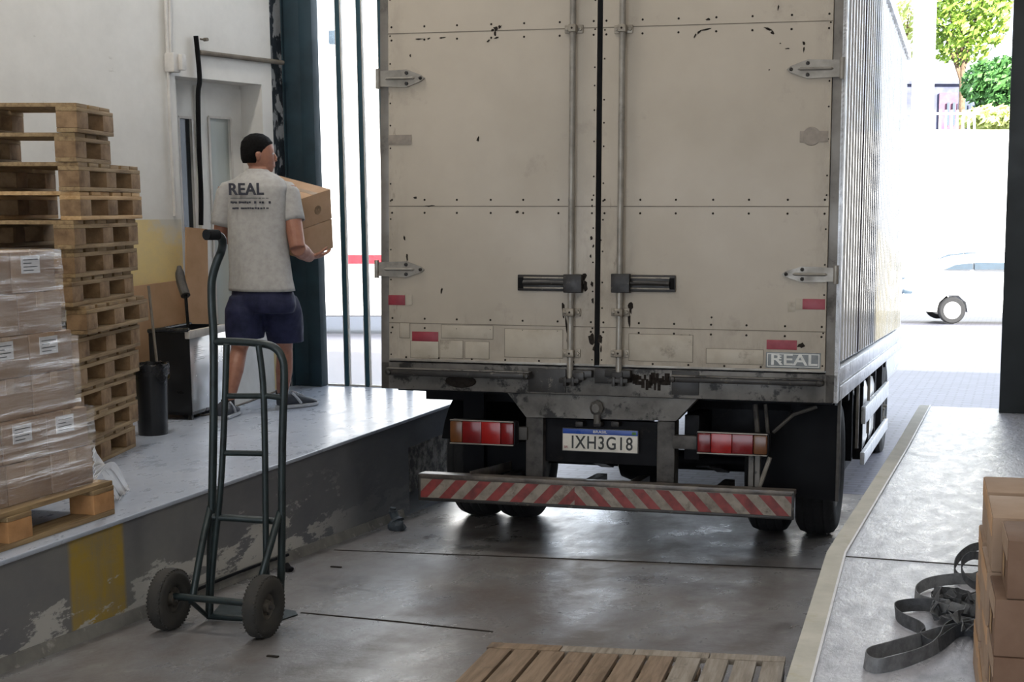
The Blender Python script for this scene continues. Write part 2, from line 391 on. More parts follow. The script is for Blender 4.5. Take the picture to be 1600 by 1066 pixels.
def spline(pts, k=6):
    pts = [Vector(p) for p in pts]; out = []
    P_ = [pts[0]] + pts + [pts[-1]]
    for i in range(1, len(P_) - 2):
        a, b, c, d = P_[i - 1:i + 3]
        for j in range(k):
            t = j / k
            out.append(.5 * ((2 * b) + (c - a) * t + (2 * a - 5 * b + 4 * c - d) * t * t + (3 * b - a - 3 * c + d) * t ** 3))
    out.append(pts[-1]); return out
def thing(name, label, cat, loc=(0, 0, 0), group=None, rot=None, mtx=None):
    o = bpy.data.objects.new(name, None); COL.objects.link(o); o.empty_display_size = .1
    if mtx is not None: o.matrix_world = mtx
    else: o.location = loc
    if rot: o.rotation_euler = rot
    o['label'] = label; o['category'] = cat
    if group: o['group'] = group
    return o
def tag(o, label, cat, group=None, kind=None):
    o['label'] = label; o['category'] = cat
    if group: o['group'] = group
    if kind: o['kind'] = kind
    return o
def struct(o): o['kind'] = 'structure'; return o
def kids(o): return [c for c in bpy.data.objects if c.parent == o]
def dup(root, loc=None, rot=None, label=None):
    def cp(o, par):
        c = o.copy(); COL.objects.link(c)
        if par is not None: c.parent = par; c.matrix_parent_inverse = o.matrix_parent_inverse
        for k in kids(o): cp(k, c)
        return c
    r = cp(root, None)
    if loc is not None: r.location = loc
    if rot is not None: r.rotation_euler = rot
    if label: r['label'] = label
    return r
def text_mesh(txt, size, name, material, parent, mtx, depth=.002, bold=0., sx=1., label=None, spacing=1.):
    cu = bpy.data.curves.new('txt', 'FONT'); cu.body = txt; cu.size = size; cu.align_x = 'CENTER'; cu.align_y = 'CENTER'
    cu.extrude = depth / 2; cu.offset = bold; cu.space_character = spacing
    tmp = bpy.data.objects.new('txt', cu); COL.objects.link(tmp)
    dg = bpy.context.evaluated_depsgraph_get(); me = bpy.data.meshes.new_from_object(tmp.evaluated_get(dg))
    bpy.data.objects.remove(tmp)
    me.transform(mtx @ Matrix.Diagonal((sx, 1, 1, 1))); me.materials.clear(); me.materials.append(M[material])
    o = bpy.data.objects.new(name, me); COL.objects.link(o); o.parent = parent
    if label: o['label'] = label
    return o
# ================================================================== SETTING
DZ = .45                                                # dock height
def fz(y): return -.05 * (y - 5)                        # the bay floor falls towards the street
def atX(px, py, x): r = ray(px, py); return CAMP + r * (x / r.x)
def atF(px, py):                                        # point on the sloping bay floor
    r = ray(px, py); n = Vector((0, .05, 1)); t = (Vector((0, 5, 0)) - CAMP).dot(n) / r.dot(n); return CAMP + r * t

fl = MB(); fl.add([(-3.9, -6, fz(-6)), (-.2, -6, fz(-6)), (-.2, 9.9, fz(9.9)), (-3.9, 9.9, fz(9.9)),
                   (-3.9, -6, fz(-6) - .3), (-.2, -6, fz(-6) - .3), (-.2, 9.9, fz(9.9) - .3), (-3.9, 9.9, fz(9.9) - .3)],
                  [(0, 1, 2, 3), (4, 7, 6, 5), (0, 4, 5, 1), (1, 5, 6, 2), (2, 6, 7, 3), (3, 7, 4, 0)])
struct(fl.build('floor', 'bay_concrete', smooth=False))
j = MB()
for a, b in (((470, 958), (770, 988)), ((522, 860), (1285, 890))):
    p, q = atF(*a), atF(*b); j.ribbon([p + Vector((0, 0, .001)), (p + q) / 2 + Vector((0, .01, .001)), q + Vector((0, 0, .001))], (0, 1, .0), .012, .003)
struct(j.build('trim_1', 'chip'))

# left dock, with a broken recess in its face towards the street
ra, rb = atX(638, 700, -3.6), atX(642, 800, -3.6)
RY, RT, RB = ra.y, ra.z, rb.z
d = MB()
d.box((-10, -6, -.9), (-3.6, RY, DZ - .02), 1)
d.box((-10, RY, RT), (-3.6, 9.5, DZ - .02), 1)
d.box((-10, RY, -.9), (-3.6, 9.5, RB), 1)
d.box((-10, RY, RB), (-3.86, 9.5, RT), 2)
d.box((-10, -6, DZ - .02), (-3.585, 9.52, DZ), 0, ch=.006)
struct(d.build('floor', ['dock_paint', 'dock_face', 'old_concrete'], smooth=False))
lip = MB(); lip.box((-3.6, -2, fz(3) - .3), (-3.575, RY - .5, fz(RY) - .02))
# low plaster kerb at the foot of the dock face
k = MB(); k.add([(-3.62, 2.5, fz(2.5)), (-3.575, 2.5, fz(2.5)), (-3.575, 8.0, fz(8)), (-3.62, 8.0, fz(8)),
                 (-3.62, 2.5, fz(2.5) + .05), (-3.59, 2.5, fz(2.5) + .05), (-3.59, 8.0, fz(8) + .05), (-3.62, 8., fz(8) + .05)],
                [(3, 2, 1, 0), (4, 5, 6, 7), (0, 1, 5, 4), (1, 2, 6, 5), (2, 3, 7, 6), (3, 0, 4, 7)])
struct(k.build('trim_2', 'kerb_grey', smooth=False))

# right dock (the camera stands on it)
edge = [(-.44, -6), (-.44, 1.5), (-.565, 3.79), (-.645, 5.30), (-.592, 7.78), (-.57, 9.5)]
poly = edge + [(7, 9.5), (7, -6)]
d = MB(); d.prism(poly, lambda a, b, z: Vector((a, b, z)), -.9, DZ)
struct(d.build('floor', 'dock_rough', smooth=False))
kerb = edge + [(x + .062, y) for x, y in edge[::-1]]
d = MB()
for i in range(len(edge) - 1):
    (x0, y0), (x1, y1) = edge[i], edge[i + 1]
    d.prism([(x0 - .004, y0), (x1 - .004, y1), (x1 + .062, y1), (x0 + .062, y0)], lambda a, b, z: Vector((a, b, z)), DZ - .1, DZ + .006)
struct(d.build('trim_3', 'curb_cement', smooth=False))
d = MB()
for i in range(len(edge) - 1):
    (x0, y0), (x1, y1) = edge[i], edge[i + 1]
    d.prism([(x0 + .062, y0), (x1 + .062, y1), (x1 + .07, y1), (x0 + .07, y0)], lambda a, b, z: Vector((a, b, z)), DZ - .1, DZ + .009)
struct(d.build('highlight_trim', 'label_paper', smooth=False))  # thin white strip painting the bright highlight along the kerb edge
p, q = atZ(1293, 868, DZ), atZ(1530, 887, DZ)
d = MB(); d.ribbon([p + Vector((0, 0, .0005)), q + Vector((.6, 0, .0005))], (0, 1, 0), .01, .003)
struct(d.build('trim_5', 'chip'))

# the oblique left wall with a doorway
W0 = Vector((-5.06, 9.22, 0)); WU = Vector((-math.sin(.262), -math.cos(.262), 0)); WN = Vector((math.cos(.262), -math.sin(.262), 0))
def WPo(px, py, off=0.):                               # (s, z) on the wall plane
    r = ray(px, py); p0 = W0 + WN * off; t = (p0 - CAMP).dot(WN) / r.dot(WN); P_ = CAMP + r * t
    return (P_ - W0).dot(WU), P_.z
def WL(s_, off, z): return W0 + WU * s_ + WN * off + Vector((0, 0, z))
s1, s0 = WPo(277, 200)[0], WPo(411, 200)[0]; zt = (WPo(277, 119)[1] + WPo(408, 132)[1]) / 2
HC = 6.2
wl = MB()
def wpiece(mb, a, b, z0, z1, o0=-.3, o1=0., mi=0):
    vs = [WL(s_, o, z) for z in (z0, z1) for s_, o in ((a, o0), (b, o0), (b, o1), (a, o1))]
    mb.add(vs, [(0, 1, 2, 3), (7, 6, 5, 4), (0, 4, 5, 1), (1, 5, 6, 2), (2, 6, 7, 3), (3, 7, 4, 0)], mi)
wpiece(wl, 0, s0, DZ, HC); wpiece(wl, s1, 13.2, DZ, HC); wpiece(wl, s0, s1, zt, HC); wpiece(wl, s0 - .1, s1 + .1, DZ, zt + .1, -.6, -.31)
struct(wl.build('wall_left', 'wall_two_tone', smooth=False))
# strip of peeling plaster and the steel posts of the gateway
d = MB(); d.prism([(-5.06, 9.22), (-5.075, 9.5), (-5.45, 9.5), (-5.45, 9.3)], lambda a, b, z: Vector((a, b, z)), DZ, HC)
struct(d.build('trim_6', 'peeling_strip', smooth=False))
d = MB(); d.box((-5.07, 9.42, DZ), (-4.935, 9.64, 5), 0, .006); d.box((-4.935, 9.40, DZ), (-4.835, 9.5, 5), 0, .006); d.box((-5.075, 9.39, DZ), (-5.06, 9.45, 5), 0)
struct(d.build('trim_7', 'teal_post'))
d = MB(); d.box((-.066, 9.3, DZ), (.12, 9.62, 5), 0, .006); d.box((.11, 9.34, DZ), (.42, 9.58, 5), 0, .006)
struct(d.build('trim_8', 'post_dark'))
d = MB(); d.box((-12, 9.45, -.3), (-5.2, 9.8, HC)); d.box((.3, 9.4, -.3), (34, 9.75, HC)); d.box((-5.2, 9.45, 4.9), (.3, 9.8, HC))  # unseen right stretch lengthened so its shadow edge crosses the street straight
struct(d.build('wall_front', 'wall_two_tone', smooth=False))
d = MB(); d.box((-12, -3.8, 2.9), (7.2, -3.5, HC)); d.box((-12, -3.8, -.6), (-6.5, -3.5, 2.9)); d.box((1.5, -3.8, -.6), (7.2, -3.5, 2.9)); struct(d.build('wall_back', 'door_paint', smooth=False))
d = MB(); d.box((7, -3.8, -.6), (7.3, 9.75, HC)); struct(d.build('wall_right', 'door_paint', smooth=False))
d = MB(); d.box((-12, -3.8, HC), (7.3, 9.8, HC + .25)); struct(d.build('ceiling', 'door_paint', smooth=False))

# ceiling lamps added out of view to fill the bay with light
lamp0 = None
for i, (x, y) in enumerate(LAMP_SPOTS):
    t = thing('fill_lamp', 'added fill lamp out of view under the ceiling over the %s, %s' % ('left dock' if x < 0 else 'right dock', {6.3: 'nearest the gateway', 5.6: 'nearest the gateway', .6: 'middle one of its row', -2.6: 'farthest from the gateway'}[y]), 'lamp', (x, y, HC - .12), 'added fill lamps')
    b = MB(); b.box((-.12, -.7, .04), (.12, .7, .12), 0, .01); b.build('housing', 'lamp_body', t)
    li = bpy.data.lights.new('tube', 'AREA'); li.shape = 'RECTANGLE'; li.size = .3; li.size_y = 1.4; li.energy = LAMP_W * (1.75 if x == -4.3 else .95); li.color = (1, .95, .87)
    lo = bpy.data.objects.new('tube', li); COL.objects.link(lo); lo.parent = t; lo.location = (0, 0, .03)

# doorway: frame and two glazed leaves, set back in the recess
OFF = -.2
def dr(px, py): return WPo(px, py, OFF)
def slab(name, x0, x1, z0, z1, o0, o1, m, parent=None, ch=.004):
    mb = MB(); c = [WL(s_, o, z) for z in (z0, z1) for s_, o in ((x0, o0), (x1, o0), (x1, o1), (x0, o1))]
    mb.add(c, [(0, 1, 2, 3), (7, 6, 5, 4), (0, 4, 5, 1), (1, 5, 6, 2), (2, 6, 7, 3), (3, 7, 4, 0)]); return mb.build(name, m, parent, smooth=False)
sa, sb_, sc_, sd = dr(384, 300)[0], dr(321, 300)[0], dr(309, 300)[0], dr(281, 300)[0]
ztop = dr(340, 137)[1]
door = thing('door_1', 'white glazed double door set back in the left wall', 'door'); door['kind'] = 'structure'; del door['label'], door['category']
slab('door_frame', s0 + .01, s1 - .01, ztop, zt, -.3, OFF + .0, 'door_paint', door)
slab('door_frame', s0 + .005, sa, DZ, zt - .03, -.3, OFF - .02, 'gasket', door)  # black slab painting the dark gap between leaf and jamb
slab('door_frame', sb_ + .0, sc_, DZ, ztop, -.3, OFF + .03, 'door_paint', door)
slab('door_frame', sd, s1 - .005, DZ, ztop, -.3, OFF + .01, 'door_paint', door)
def leaf(a, b, ga, gb, gz0, gz1, gm):
    L = MB()
    for (u0, u1, v0, v1) in ((a, ga, DZ, ztop), (gb, b, DZ, ztop), (ga, gb, gz1, ztop), (ga, gb, DZ, gz0)):
        c = [WL(s_, o, z) for z in (v0, v1) for s_, o in ((u0, OFF - .05), (u1, OFF - .05), (u1, OFF), (u0, OFF))]
        L.add(c, [(0, 1, 2, 3), (7, 6, 5, 4), (0, 4, 5, 1), (1, 5, 6, 2), (2, 6, 7, 3), (3, 7, 4, 0)])
    Lo = L.build('door_leaf', 'door_paint', door, smooth=False)
    slab('pane', ga, gb, gz0, gz1, OFF - .035, OFF - .025, gm, Lo)
    for g in (ga, gb): slab('glazing_bead', g - .008, g + .008, gz0, gz1, OFF, OFF + .008, 'conduit', Lo)
    slab('glazing_bead', ga, gb, gz1 - .008, gz1 + .008, OFF, OFF + .008, 'conduit', Lo)
leaf(sa + .004, sb_ - .002, dr(364, 300)[0], dr(330, 300)[0], .9, dr(345, 184)[1], 'door_glass')
leaf(sc_ + .002, sd - .002, dr(306, 300)[0] + .01, dr(283, 300)[0], .9, dr(295, 184)[1], 'door_glass_dark')

# pipes and cables on the wall
def wpts(l, off): return [WL(WPo(x, y, off)[0], off, WPo(x, y, off)[1]) for x, y in l]
t = thing('conduit_pipe', 'thin white conduit running down the wall left of the door to a switch box', 'pipe')
b = MB(); b.tube(wpts([(264, -20), (265.5, 90)], .02), .013, 10); b.build('riser', 'conduit', t)
b = MB(); b.tube(wpts([(258, -20), (265, 180), (273, 338)], .02), .011, 10); b.build('riser', 'conduit', t)
c = wpts([(270.5, 97)], .04)[0]
b = MB(); b.box(c + Vector((-.04, -.04, -.065)), c + Vector((.03, .04, .055)), 0, .01); b.build('switch_box', 'conduit', t)
b = MB(); c2 = c + Vector((.04, .03, .0)); b.box(c2 + Vector((-.012, -.02, -.05)), c2 + Vector((.02, .03, .05)), 0, .008); b.build('switch_cover', 'conduit', t)
b = MB(); b.tube(spline(wpts([(306, 56), (309, 85), (312, 125), (309.5, 150), (311, 230), (314, 300), (314, 352)], .035), 5), .016, 10)
tag(b.build('black_hose', 'gasket'), 'black hose hanging down the wall in front of the white double door', 'hose')
b = MB(); b.tube(wpts([(312, 82), (376, 90), (442, 98)], .02), .016, 10)
tag(b.build('steel_pipe', 'seam'), 'grey steel pipe running across the wall above the door', 'pipe')
b = MB(); q = wpts([(313, 61), (319, 62)], .03); b.tube(q, .006, 8); b.cyl(q[1], q[1] + WN * .03, .012)
tag(b.build('wall_hook', 'seam'), 'small dark hook in the wall beside the top of the black hose', 'hook')

# ================================================================== THINGS ON THE LEFT DOCK
def board_set(parent, L, Wd, H, mats, n_top=6, blocks=(3, 3), n_bot=3, seedv=0):
    """pallet, local origin = near right bottom corner; x to the left is negative, y goes along the side"""
    rnd = random.Random(seedv)
    bt, tb = .02, .02; bh = H - bt * 2 - tb
    ys = [.07 + i * (L - .14) / 2 for i in range(3)]
    xs = [-.05 - i * (Wd - .10) / 2 for i in range(3)]
    for i, x in enumerate(xs):                         # bottom runners along y
        b = MB(); b.box((x - .05, 0, 0), (x + .05, L, bt), 0, .003); b.build('bottom_board', mats[0], parent)
        for jx, y in enumerate(ys if blocks[0] == 3 else (ys[0], ys[2])):
            o = rnd.uniform(-.004, .004)
            b = MB(); b.box((x - .05, y - .07 + o, bt), (x + .05, y + .07 + o, bt + bh), 0, .004); b.build('block', mats[1], parent)
        b = MB(); b.box((x - .05, 0, bt + bh), (x + .05, L, bt * 2 + bh), 0, .003); b.build('stringer_board', mats[0], parent)
    w_ = L / n_top
    for i in range(n_top):
        y = i * w_ + rnd.uniform(-.005, .005)
        b = MB(); b.box((-Wd + rnd.uniform(0, .01), y + .012, bt * 2 + bh), (rnd.uniform(-.012, 0), y + w_ - .012, H - .001), 0, .003); b.build('deck_board', mats[2], parent)
SA = YAW                                               # the stack stands square to the view
far = atZ(214, 697, DZ); sdir = Vector((-math.sin(SA), math.cos(SA), 0))
near = far - sdir * .87
names = ['topmost', 'second from the top', 'third from the top', 'fourth from the top', 'fifth from the top', 'sixth from the top', 'seventh from the top',
         'sixth from the bottom', 'fifth from the bottom', 'fourth from the bottom', 'third from the bottom', 'second from the bottom', 'lowest']
PH = .1372
kinds = {}
NP = 13
for i in range(NP):                                    # i from the bottom
    rank = NP - 1 - i
    short = rank < 2
    key = ('s' if short else 'a') + str(i % 2)
    tone = 'wood_pale' if rank in (3,) else 'wood_long'
    if rank == 3: key = 'p'
    z = DZ + i * PH
    dx = random.uniform(-.012, .012); dy = random.uniform(-.03, .03); rot = -SA * -1 + random.uniform(-.015, .015)
    dx += .095 * i / 12
    if rank == 7: dx += .03; dy += .06
    if rank in (2, 3): dy += .02; dx += .01
    if rank == 11: dy += .03
    loc = near + Vector((0, 0, z)) - Vector((0, 0, near.z)) + Vector((math.cos(SA), math.sin(SA), 0)) * dx + sdir * dy
    lab = 'weathered wooden pallet, %s of the tall stack by the wall' % names[rank]
    if short: lab = 'short wooden pallet, %s of the tall stack by the wall' % names[rank]
    if rank == 3: lab = 'pale yellowish wooden pallet, fourth from the top of the tall stack'
    if key not in kinds:
        t = thing('wooden_pallet', lab, 'pallet', loc, 'pallets in the tall stack', (0, 0, SA + random.uniform(-.01, .01)))
        board_set(t, .47 if short else .87, 1.0, PH, ['wood_long' if tone == 'wood_long' else 'wood_pale', 'wood_block', tone], 3 if short else 6, (2, 3) if short else (3, 3), seedv=i)
        kinds[key] = t
    else:
        dup(kinds[key], loc, (0, 0, SA + random.uniform(-.012, .012)), lab)

# wrapped load on its pallet at the dock edge
LP = atZ(180, 803, DZ)
t = thing('wooden_pallet', 'new wooden pallet under the shrink-wrapped cartons at the dock edge', 'pallet', (LP.x, LP.y - 1.2, DZ))
b = MB()
for x in (-.06, -.5, -.94):
    b = MB(); b.box((x - .06, 0, 0), (x + .06, 1.2, .022), 0, .003); b.build('bottom_board', 'wood_long', t)
    for y in (.07, .6, 1.13):
        b = MB(); b.box((x - .06, y - .07, .022), (x + .06, y + .07, .105), 0, .004); b.build('block', 'wood_block_fresh', t)
for i in range(3):
    y = (.07, .6, 1.13)[i]
    b = MB(); b.box((-1, y - .07, .105), (0, y + .07, .125), 0, .003); b.build('stringer_board', 'wood_long', t)
for i in range(7):
    x = -.005 - i * .146
    b = MB(); b.box((x - .12, 0, .125), (x, 1.2, .145), 0, .003); b.build('deck_board', 'wood_long', t)
LH = .163; LN = 6; XF = LP.x - .06; YF = atX(146, 764, XF).y; BX = .44; BY = .262
lay = ['top', 'second', 'third', 'fourth', 'fifth', 'lowest']
colm = ['far end', 'second from the far end', 'third from the far end', 'near end']
proto = {}
for li in range(LN):
    z = DZ + .146 + (LN - 1 - li) * LH
    inset = [.055, .045, .03, .03, .0, .0][li]
    yin = [.10, .09, .05, .045, .012, .0][li]
    for ci in range(4):
        for ri in range(2):
            loc = Vector((XF - inset - ri * (BX + .004) + random.uniform(-.004, .004), YF - yin - ci * (BY + .003), z))
            lab = 'wrapped brown carton, %s layer, outer row, %s' % (lay[li], colm[ci])
            if ri: lab = 'wrapped brown carton, %s layer, inner row, %s' % (lay[li], colm[ci])
            kk = (li % 2 == 0 and ri == 0, ci == 0)
            if kk not in proto:
                c = thing('cardboard_box', lab, 'box', loc, 'cartons in the wrapped load')
                b = MB(); b.box((-BX, -BY, 0.0), (0, 0, LH - .002), 0, .005); b.build('carton', 'cardboard', c)
                b = MB(); b.box((-BX - .001, -BY / 2 - .022, LH - .0022), (0.001, -BY / 2 + .022, LH - .001)); b.box((0, -BY / 2 - .022, LH - .06), (.0012, -BY / 2 + .022, LH - .001)); b.build('packing_tape', 'tape', c)
                if kk[0]:
                    b = MB(); b.box((0.0005, -.205, .075), (.003, -.095, .145)); lb = b.build('shipping_label', 'label_paper', c, label='pale paper label')
                    b = MB()
                    for q in range(4): b.box((.003, -.195, .085 + q * .014), (.0036, -.195 + [.06, .085, .05, .09][q], .089 + q * .014))
                    b.build('print', 'ink', lb)
                proto[kk] = c
            else: dup(proto[kk], loc, None, lab)
# film around it, wrinkled
fm = MB(); H0 = DZ + .147; H1 = DZ + .146 + LN * LH + .006; NS = 60; NV = 46
def film_pt(u, v):
    # v 0..1 height; rounded rectangle around the load
    z = H0 + (H1 - H0) * v; lvl = (1 - v) * LN
    ins = .0 if lvl > 4 else (.03 if lvl > 2.1 else .048); yi = .0 if lvl > 4 else (.045 if lvl > 2.1 else .092)
    x1 = XF - ins + .014; x0 = XF - 2 * BX - .10; y1 = YF - yi + .014; y0 = YF - .115 - 4 * (BY + .003)
    per = [(x1, y0), (x1, y1), (x0, y1), (x0, y0)]
    lens = [y1 - y0, x1 - x0, y1 - y0, x1 - x0]; tt = u * sum(lens); i = 0
    while tt > lens[i] and i < 3: tt -= lens[i]; i += 1
    a, b2 = per[i], per[(i + 1) % 4]; f_r = tt / lens[i]
    return Vector((a[0] + (b2[0] - a[0]) * f_r, a[1] + (b2[1] - a[1]) * f_r, z))
vs = []; cen = Vector((XF - BX, YF - 2 * BY, 0))
from mathutils import noise as mn
for j_ in range(NV + 1):
    for i in range(NS * 4):
        p = film_pt(i / (NS * 4), j_ / NV); n_ = Vector((p.x, p.y * 1.5, p.z * 13 + p.y * 4)); a = mn.noise(n_ * 1.6) * .006
        dv = (p - cen); dv.z = 0; dv.normalize(); vs.append(p + dv * (.004 + a))
n4 = NS * 4
fs = [(j_ * n4 + i, j_ * n4 + (i + 1) % n4, (j_ + 1) * n4 + (i + 1) % n4, (j_ + 1) * n4 + i) for j_ in range(NV) for i in range(n4)]
fm.add(vs, fs)
tx = [vs[NV * n4 + i] for i in range(n4)]; fm.add(tx + [v.lerp(cen + Vector((0, 0, v.z)), .15) + Vector((0, 0, .006)) for v in tx], [(i, (i + 1) % n4, n4 + (i + 1) % n4, n4 + i) for i in range(n4)])
film = fm.build('shrink_wrap', 'film')
tag(film, 'clear wrinkled shrink wrap around the stacked cartons at the dock edge', 'plastic film')
tl_ = MB()
st = atD(146, 702, 5.85)
for q in range(7):
    e = atZ(184 + q * 2.4, 781 - q * 2.2 - (q % 3) * 3, DZ) + Vector((0, 0, .012)); m1 = st.lerp(e, .5) + Vector((random.uniform(-.015, .015), 0, random.uniform(-.01, .03)))
    tl_.ribbon(spline([st + Vector((0, 0, -.02 * q)), m1, e, e + Vector((.02, -.01, -.004))], 5), (.3, .5, 1), .018 + .010 * (q % 2), .0012)
tl_.build('film_tail', 'film_tail', film, label='loose white tail of film trailing on the dock')

# cardboard leaning against the wall
def wall_sheet(name, pts, off0, off1, m, lab, cat, th=.012):
    b = MB(); q = []
    for i, (x, y) in enumerate(pts):
        off = off1 if i < 2 else off0
        s_, z = WPo(x, y, off); q.append(WL(s_, off, max(z, DZ + .002) if i < 2 else DZ + .002))
    b.add(q + [p + WN * th for p in q], [(0, 1, 2, 3), (7, 6, 5, 4), (0, 4, 5, 1), (1, 5, 6, 2), (2, 6, 7, 3), (3, 7, 4, 0)])
    return tag(b.build(name, m, smooth=False), lab, cat)
wall_sheet('cardboard_sheet', [(196, 449), (287, 437), (287, 600), (196, 620)], .05, .03, 'cardboard_warm', 'wide brown cardboard sheet leaning on the wall below the yellow paint', 'cardboard')
wall_sheet('cardboard_sheet', [(289, 355), (322, 358), (326, 610), (289, 620)], .09, .07, 'cardboard_warm', 'tall narrow brown cardboard sheet standing in front of the door', 'cardboard')
# broom-like stick in the bin and a dark hanging tool
b = MB(); b.tube([atD(232, 447, 8.35), atD(246, 575, 8.3)], .008, 10); tag(b.build('wooden_stick', 'seam'), 'thin wooden stick leaning from the small black bin to the wall', 'stick')
t = thing('hand_brush', 'dark brush hanging by its handle from the wall above the crate', 'brush')
b = MB(); b.tube(spline([atD(280, 417, 8.9), atD(283, 440, 8.85), atD(290, 462, 8.8)], 4), [.014, .018, .028] + [.03] * 6, 10); b.build('bristles', 'chassis_grey', t)
b = MB(); b.tube([atD(290, 460, 8.8), atD(294, 512, 8.75)], .01, 8); b.build('handle', 'gasket', t)

# small round bin
bc = atZ(231, 683, DZ) + Vector((-.03, .1, 0)); bc.z = DZ
t = thing('trash_bin', 'small round black waste bin beside the pallet stack', 'bin', bc)
R_ = .095
b = MB(); b.lathe([(0, 0), (R_ * .84, 0), (R_ * .86, .02), (R_, .385), (R_ * 1.06, .39), (R_ * 1.06, .40), (R_ * .98, .40), (R_ * .83, .03), (0, .03)], (0, 0, 0), (0, 0, 1), 32); b.build('bucket', 'bin_black', t)
b = MB(); vs = []; fs = []
for k_ in range(48):
    a = 2 * math.pi * k_ / 48; rr_ = 1.09 + .05 * mn.noise(Vector((math.cos(a) * 3, math.sin(a) * 3, 1)))
    for (f1, z1) in ((rr_, .33 + .02 * math.sin(a * 5)), (1.10, .38), (1.11 + .02 * math.sin(a * 7), .408 + .008 * math.sin(a * 9)), (.97, .41), (.9, .36)):
        vs.append(Vector((math.cos(a) * R_ * f1, math.sin(a) * R_ * f1, z1)))
for k_ in range(48):
    for q in range(4): fs.append((k_ * 5 + q, ((k_ + 1) % 48) * 5 + q, ((k_ + 1) % 48) * 5 + q + 1, k_ * 5 + q + 1))
b.add(vs, fs); b.build('bin_liner', 'bag_black', t, label='black plastic liner folded over the rim')

# open crate: black end, white long side
c0 = atZ(301, 657, DZ); c1 = atZ(360, 637, DZ); c0.z = c1.z = DZ
uy = (c1 - c0).normalized(); ux = Vector((-uy.y, uy.x, 0)); CL = (c1 - c0).length; CW = .26; CHh = .545
mtx = Matrix.Translation(c0) @ Matrix(((-ux.x, uy.x, 0, 0), (-ux.y, uy.y, 0, 0), (0, 0, 1, 0), (0, 0, 0, 1)))
t = thing('storage_crate', 'large open crate with black end and bright white long side by the wall', 'crate', mtx=mtx)
b = MB()
b.box((-CW, 0, .03), (-CW + .02, CL, CHh)); b.box((-CW, 0, .03), (0, .02, CHh)); b.box((-CW, CL - .02, .03), (0, CL, CHh)); b.box((-CW, 0, .03), (0, CL, .05))
b.build('crate_body', 'bin_black', t, smooth=False)
b = MB(); b.box((-.02, .004, .03), (0.0, CL, CHh - .03), 0, .003); b.build('side_panel', 'crate_white', t, label='white side panel')
b = MB(); b.box((-.024, -.01, CHh - .045), (.008, CL + .01, CHh + .004), 0, .006); b.build('rim', 'conduit', t, label='pale metal rim')
b = MB(); b.tube(spline([(-CW, 0, CHh), (-CW * .6, -.01, CHh + .012), (-CW * .3, 0, CHh + .006), (0, -.004, CHh + .01)], 5), .014, 8)
b.tube([(-CW + .01, 0, CHh), (-CW + .01, CL, CHh)], .012, 8); b.build('liner', 'bag_black', t, label='black plastic liner edge')
for x, y in ((-.02, .02), (-CW + .03, .03), (-.02, CL - .04), (-CW + .03, CL - .04)):
    b = MB(); b.box((x - .012, y - .012, 0), (x + .012, y + .012, .04)); b.build('foot', 'bin_black', t)
b = MB()
for q in range(9): b.box((0, .06 + (q % 2) * .01, CHh - .1 - q * .012), (.0008, .06 + [.16, .22, .18, .25, .2, .12, .22, .24, .1][q] * .6, CHh - .096 - q * .012))
b.build('printed_lines', 'sticker_grey', t, label='faint grey printed lines')
d0, d1 = atZ(363, 636, DZ), atZ(430, 612, DZ); dn = Vector((d1.y - d0.y, d0.x - d1.x, 0)).normalized() * -.02
b = MB(); b.add([d0, d1, d1 + dn, d0 + dn] + [q + Vector((0, 0, .50)) for q in (d0, d1, d1 + dn, d0 + dn)], [(3, 2, 1, 0), (4, 5, 6, 7), (0, 1, 5, 4), (1, 2, 6, 5), (2, 3, 7, 6), (3, 0, 4, 7)])
tag(b.build('white_board', 'door_paint', smooth=False), 'low pale board standing on edge behind the walking person', 'board')
# a grey cable on the dock floor by the man's feet
b = MB(); b.tube(spline([atZ(252, 640, DZ) + Vector((.2, .0, .006)), atZ(320, 650, DZ) + Vector((0, 0, .006)), atZ(375, 634, DZ) + Vector((0, 0, .006)), atZ(430, 612, DZ) + Vector((.02, 0, .006))], 6), .006, 8)
tag(b.build('thin_cable', 'seam'), 'thin grey cable on the dock floor along the white crate', 'cable')

# ================================================================== TRUCK
MTR = Matrix.Translation(TO) @ MT.to_4x4()
TR = thing('truck', 'white box truck with closed rear doors backed up between the docks', 'truck', mtx=MTR)
TWD, TH, TLn = 2.5, 2.66, 5.95
def at_(x, y, z): return Vector((x, y, z))
G = lambda y: -.872                                    # ground in truck coordinates
def tb(name, lo, hi, m, parent=TR, ch=.004, label=None):
    b = MB(); b.box(lo, hi, 0, ch); return b.build(name, m, parent, label=label)
# frame
zd = tl(608, 561.9).z; gx = tl(936, 300).x
tb('rear_post', (0, 0, 0), (.05, .12, TH), 'frame_grey'); tb('rear_post', (2.436, 0, 0), (TWD, .12, TH), 'frame_grey')
tb('rear_header', (0, 0, TH - .12), (TWD, .12, TH), 'frame_grey')
SILL = tb('rear_sill', (0, .0, 0), (TWD, .14, zd - .012), 'beam_grey')
